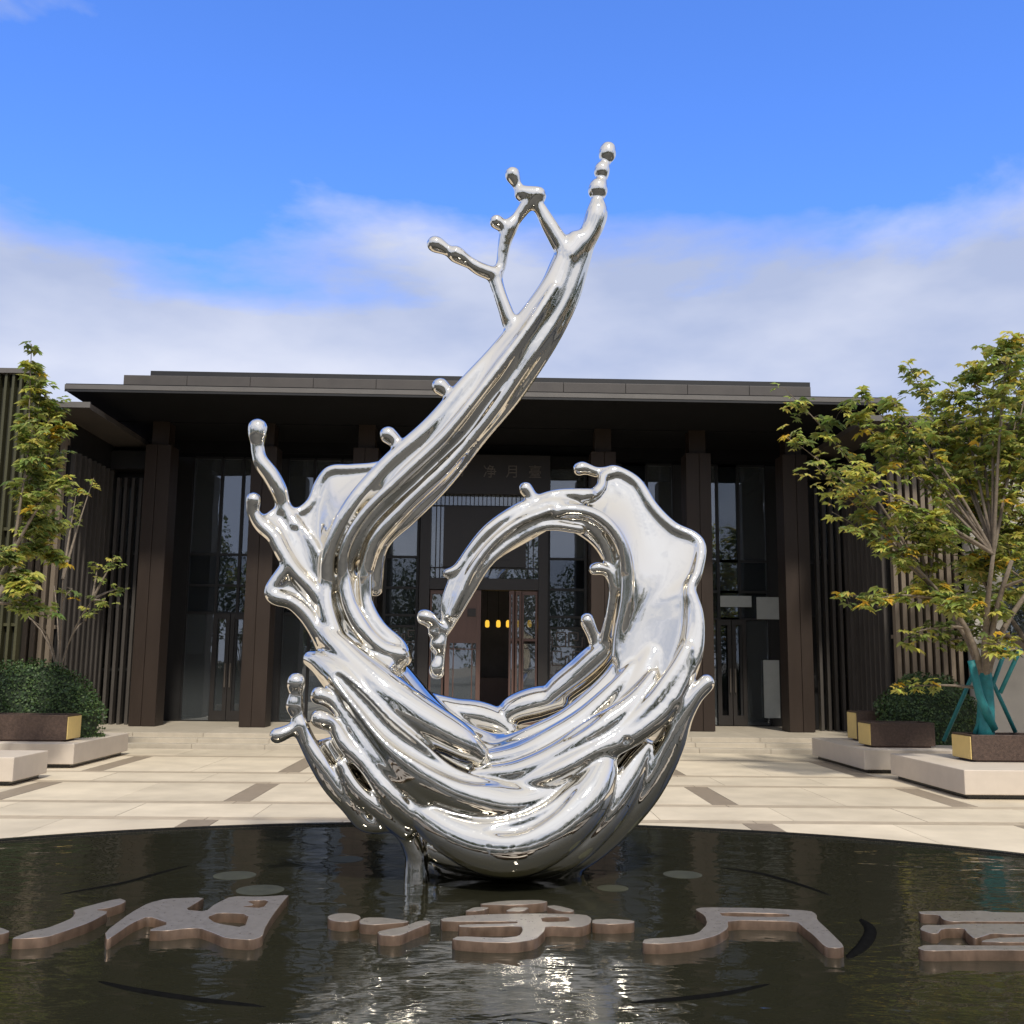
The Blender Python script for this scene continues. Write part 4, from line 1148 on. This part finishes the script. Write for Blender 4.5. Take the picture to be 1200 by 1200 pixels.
character('bronze character with long slanting stroke lying in the water at the pool\'s left', [
    ([(12, 1100), (36, 1090.7), (54, 1087.7), (72, 1081), (84, 1075.7), (88.5, 1069.7), (85.5, 1066), (139.5, 1052.2), (148.5, 1055.5), (144, 1058.5), (129, 1063.7), (111, 1066), (129, 1068.2), (105, 1081), (75, 1091.5), (54, 1098.2), (27, 1099.8)], []),
    ([(122.7, 1091.8), (152, 1070), (173.7, 1058), (195.3, 1052.8), (240.8, 1051.2), (230, 1058), (217, 1065.8), (240.8, 1068), (251.7, 1059.3), (271, 1050), (308, 1050.6), (339.4, 1048.4), (334, 1053.8), (318.8, 1073.3), (310, 1088.5), (308, 1097), (295, 1101.5), (264.7, 1099.3), (249.5, 1092.8), (234.3, 1087.4), (217, 1088), (195.3, 1090.7), (171.5, 1090.2), (199.7, 1082), (173.7, 1073.3), (154, 1082), (132.5, 1097), (125, 1101.5)],
     [[(243, 1074.6), (256, 1069.4), (292, 1071), (286.4, 1087), (252.7, 1081.5)], [(282, 1062.3), (299.3, 1060.3), (288.4, 1055.6), (315.7, 1054.4), (308, 1064)]]),
    ([(-60, 1092), (-10, 1085), (2, 1087), (13, 1091.5), (0, 1095), (-60, 1104)], [])])
character('bronze character with three dots and curled strokes lying directly before the steel sculpture', [
    (ring_poly(403.3, 1075, 19.5, 5.2), []),
    ([(420.8, 1078.3), (428, 1075), (450, 1075), (480, 1079), (476.7, 1080.8), (453, 1082.5), (436.7, 1083.7), (421.7, 1082.5)], []),
    ([(441.7, 1091.7), (456.7, 1088.3), (473, 1085.8), (490, 1079), (501.7, 1078.3), (505, 1081.7), (486.7, 1088.3), (470, 1095.8), (460, 1096.7), (445, 1095.8)], []),
    ([(557.4, 1059.8), (586.7, 1055.6), (630, 1054.3), (643, 1056.3), (634.3, 1058.4), (604, 1060.6)], []),
    ([(543.3, 1068.2), (556.3, 1062.5), (574.8, 1063.4), (565, 1067)], []),
    ([(591, 1067.7), (601.8, 1062.9), (621.3, 1063.4), (612.7, 1068.2)], []),
    ([(638.7, 1061.6), (651.7, 1060.6), (673.3, 1066), (671.2, 1068.6), (656, 1067.7)], []),
    ([(545.5, 1072.5), (586.7, 1070.8), (634.3, 1070.3), (686.3, 1071.4), (693.5, 1075.8), (692, 1082.3), (679.9, 1086.6), (639.7, 1085), (637.6, 1092), (627.8, 1100.7), (604, 1104.6), (565, 1104), (528.2, 1100.7), (536.8, 1096.8), (586.7, 1099), (608.3, 1096.8), (612.7, 1089.8), (610.5, 1085), (539, 1086.4), (536.8, 1083.3), (606.3, 1082), (606.3, 1079.4), (519.5, 1080), (515.2, 1076.4)],
     [[(634, 1074.9), (666, 1073.9), (668, 1079.6), (636, 1080.6)]]),
    ([(694, 1077.3), (716.7, 1076.4), (743.8, 1078.6), (742.7, 1081.6), (716.7, 1083), (694, 1082)], [])])
character('bronze moon character with two splayed legs lying in the water right of the sculpture', [
    ([(813.8, 1065.5), (822.5, 1063), (890, 1063.8), (950, 1067), (957, 1071.3), (957.5, 1077.5), (972.5, 1091.3), (990, 1108.8), (982.5, 1111), (967.5, 1110), (952.5, 1095), (942.5, 1087.5), (933.8, 1079.5), (852.5, 1078), (853.8, 1087.5), (840, 1096), (815, 1102.5), (777.5, 1106), (752.5, 1105.5), (755, 1100), (790, 1098), (817.5, 1093.8), (828.8, 1082.5), (826, 1072.5)],
     [[(842.5, 1068.8), (923.8, 1070.5), (926, 1074.5), (847.5, 1073.8)]])])
character('bronze character of stacked level bars lying in the water below the right-hand tree', [
    ([(1075.6, 1067.5), (1137, 1067.3), (1152.5, 1067), (1165, 1069), (1300, 1069.5), (1300, 1080.5), (1137, 1079.5), (1115, 1080), (1104, 1077), (1101, 1072), (1079, 1071)], []),
    ([(1077, 1088.8), (1082.5, 1083.5), (1106, 1084), (1131, 1082), (1300, 1083.5), (1300, 1094), (1187.5, 1095), (1162.5, 1093.5), (1152.5, 1096.8), (1142, 1100), (1132.5, 1092.5), (1130, 1087.5), (1103.8, 1088), (1098.8, 1093.8), (1091, 1093.8)], []),
    ([(1074, 1110.6), (1083.8, 1106.9), (1150, 1108), (1300, 1107.5), (1300, 1115), (1156, 1113), (1085, 1114.4)], []),
    ([(1152, 1101.4), (1175, 1098), (1300, 1098), (1300, 1104), (1150, 1104)], [])])

# ------------------------------------------------------------------ pool fittings: lamp discs and dark ring segments
for (x, y, rr, lab) in ((275, 1026, .18, 'pale round pool lamp standing clear behind the slanting-stroke bronze character'),
                        (305, 1043, .19, 'pale round pool lamp close against the back of the slanting-stroke bronze character'),
                        (405, 1007, .165, "pale round pool lamp beside the sculpture's thin foot near the far rim"),
                        (800, 1025, .17, 'pale round pool lamp behind the crossbar of the moon character'),
                        (718, 1041, .13, 'smallest round pool lamp, between the steel sculpture and the moon character')):
    c = PG(x, y, WZ); m = MB()
    m.tube([c + Vector((0, 0, -.03)), c + Vector((0, 0, .002)), c + Vector((0, 0, .004))], [rr, rr, rr * .9], 28)
    dsk = m.build('pool_lamp', M['disc'])
    tag(dsk, lab, 'pool lamp', 'round lamps in the pool')
    q = MB(); q.tube([c + Vector((0, 0, -.03)), c + Vector((0, 0, -.002))], rr + .02, 28); q.build('rim', M['black_stone'], dsk)
RC = (-0.08, 7.75, 2.72)
def pipe_arc(pts, rad, label):
    P = [PG(x, y, WZ) + Vector((0, 0, .004 - rad * .55)) for x, y in pts]
    P = [Vector(p[:3]) for p in crom([list(p) + [0] for p in P], .06)]
    o = MB().tube(P, [rad * (.45 + .55 * math.sin(math.pi * min(1, max(0, i / (len(P) - 1)))) ** .5) for i in range(len(P))], 8).build('pool_pipe', M['pipe'], smooth=True)
    tag(o, label, 'pipe', 'black pipes round the pool sculpture')
pipe_arc([(115, 1150), (160, 1161), (230, 1172), (312, 1180)], .030, 'black curved pipe segment in the water before the slanting-stroke character')
pipe_arc([(738, 1175), (790, 1172), (850, 1165), (902, 1153)], .028, 'black curved pipe segment in the water before the moon character')
pipe_arc([(70, 1048), (140, 1036), (185, 1024), (222, 1014)], .022, 'thin black pipe segment behind the slanting-stroke character')
pipe_arc([(845, 1017), (890, 1024), (940, 1038), (975, 1050)], .022, 'thin black pipe segment in the water behind the moon character')
pipe_arc([(1008, 1076), (1020, 1090), (1012, 1108), (992, 1124)], .055, 'thick black bent pipe segment beside the right leg of the moon character')
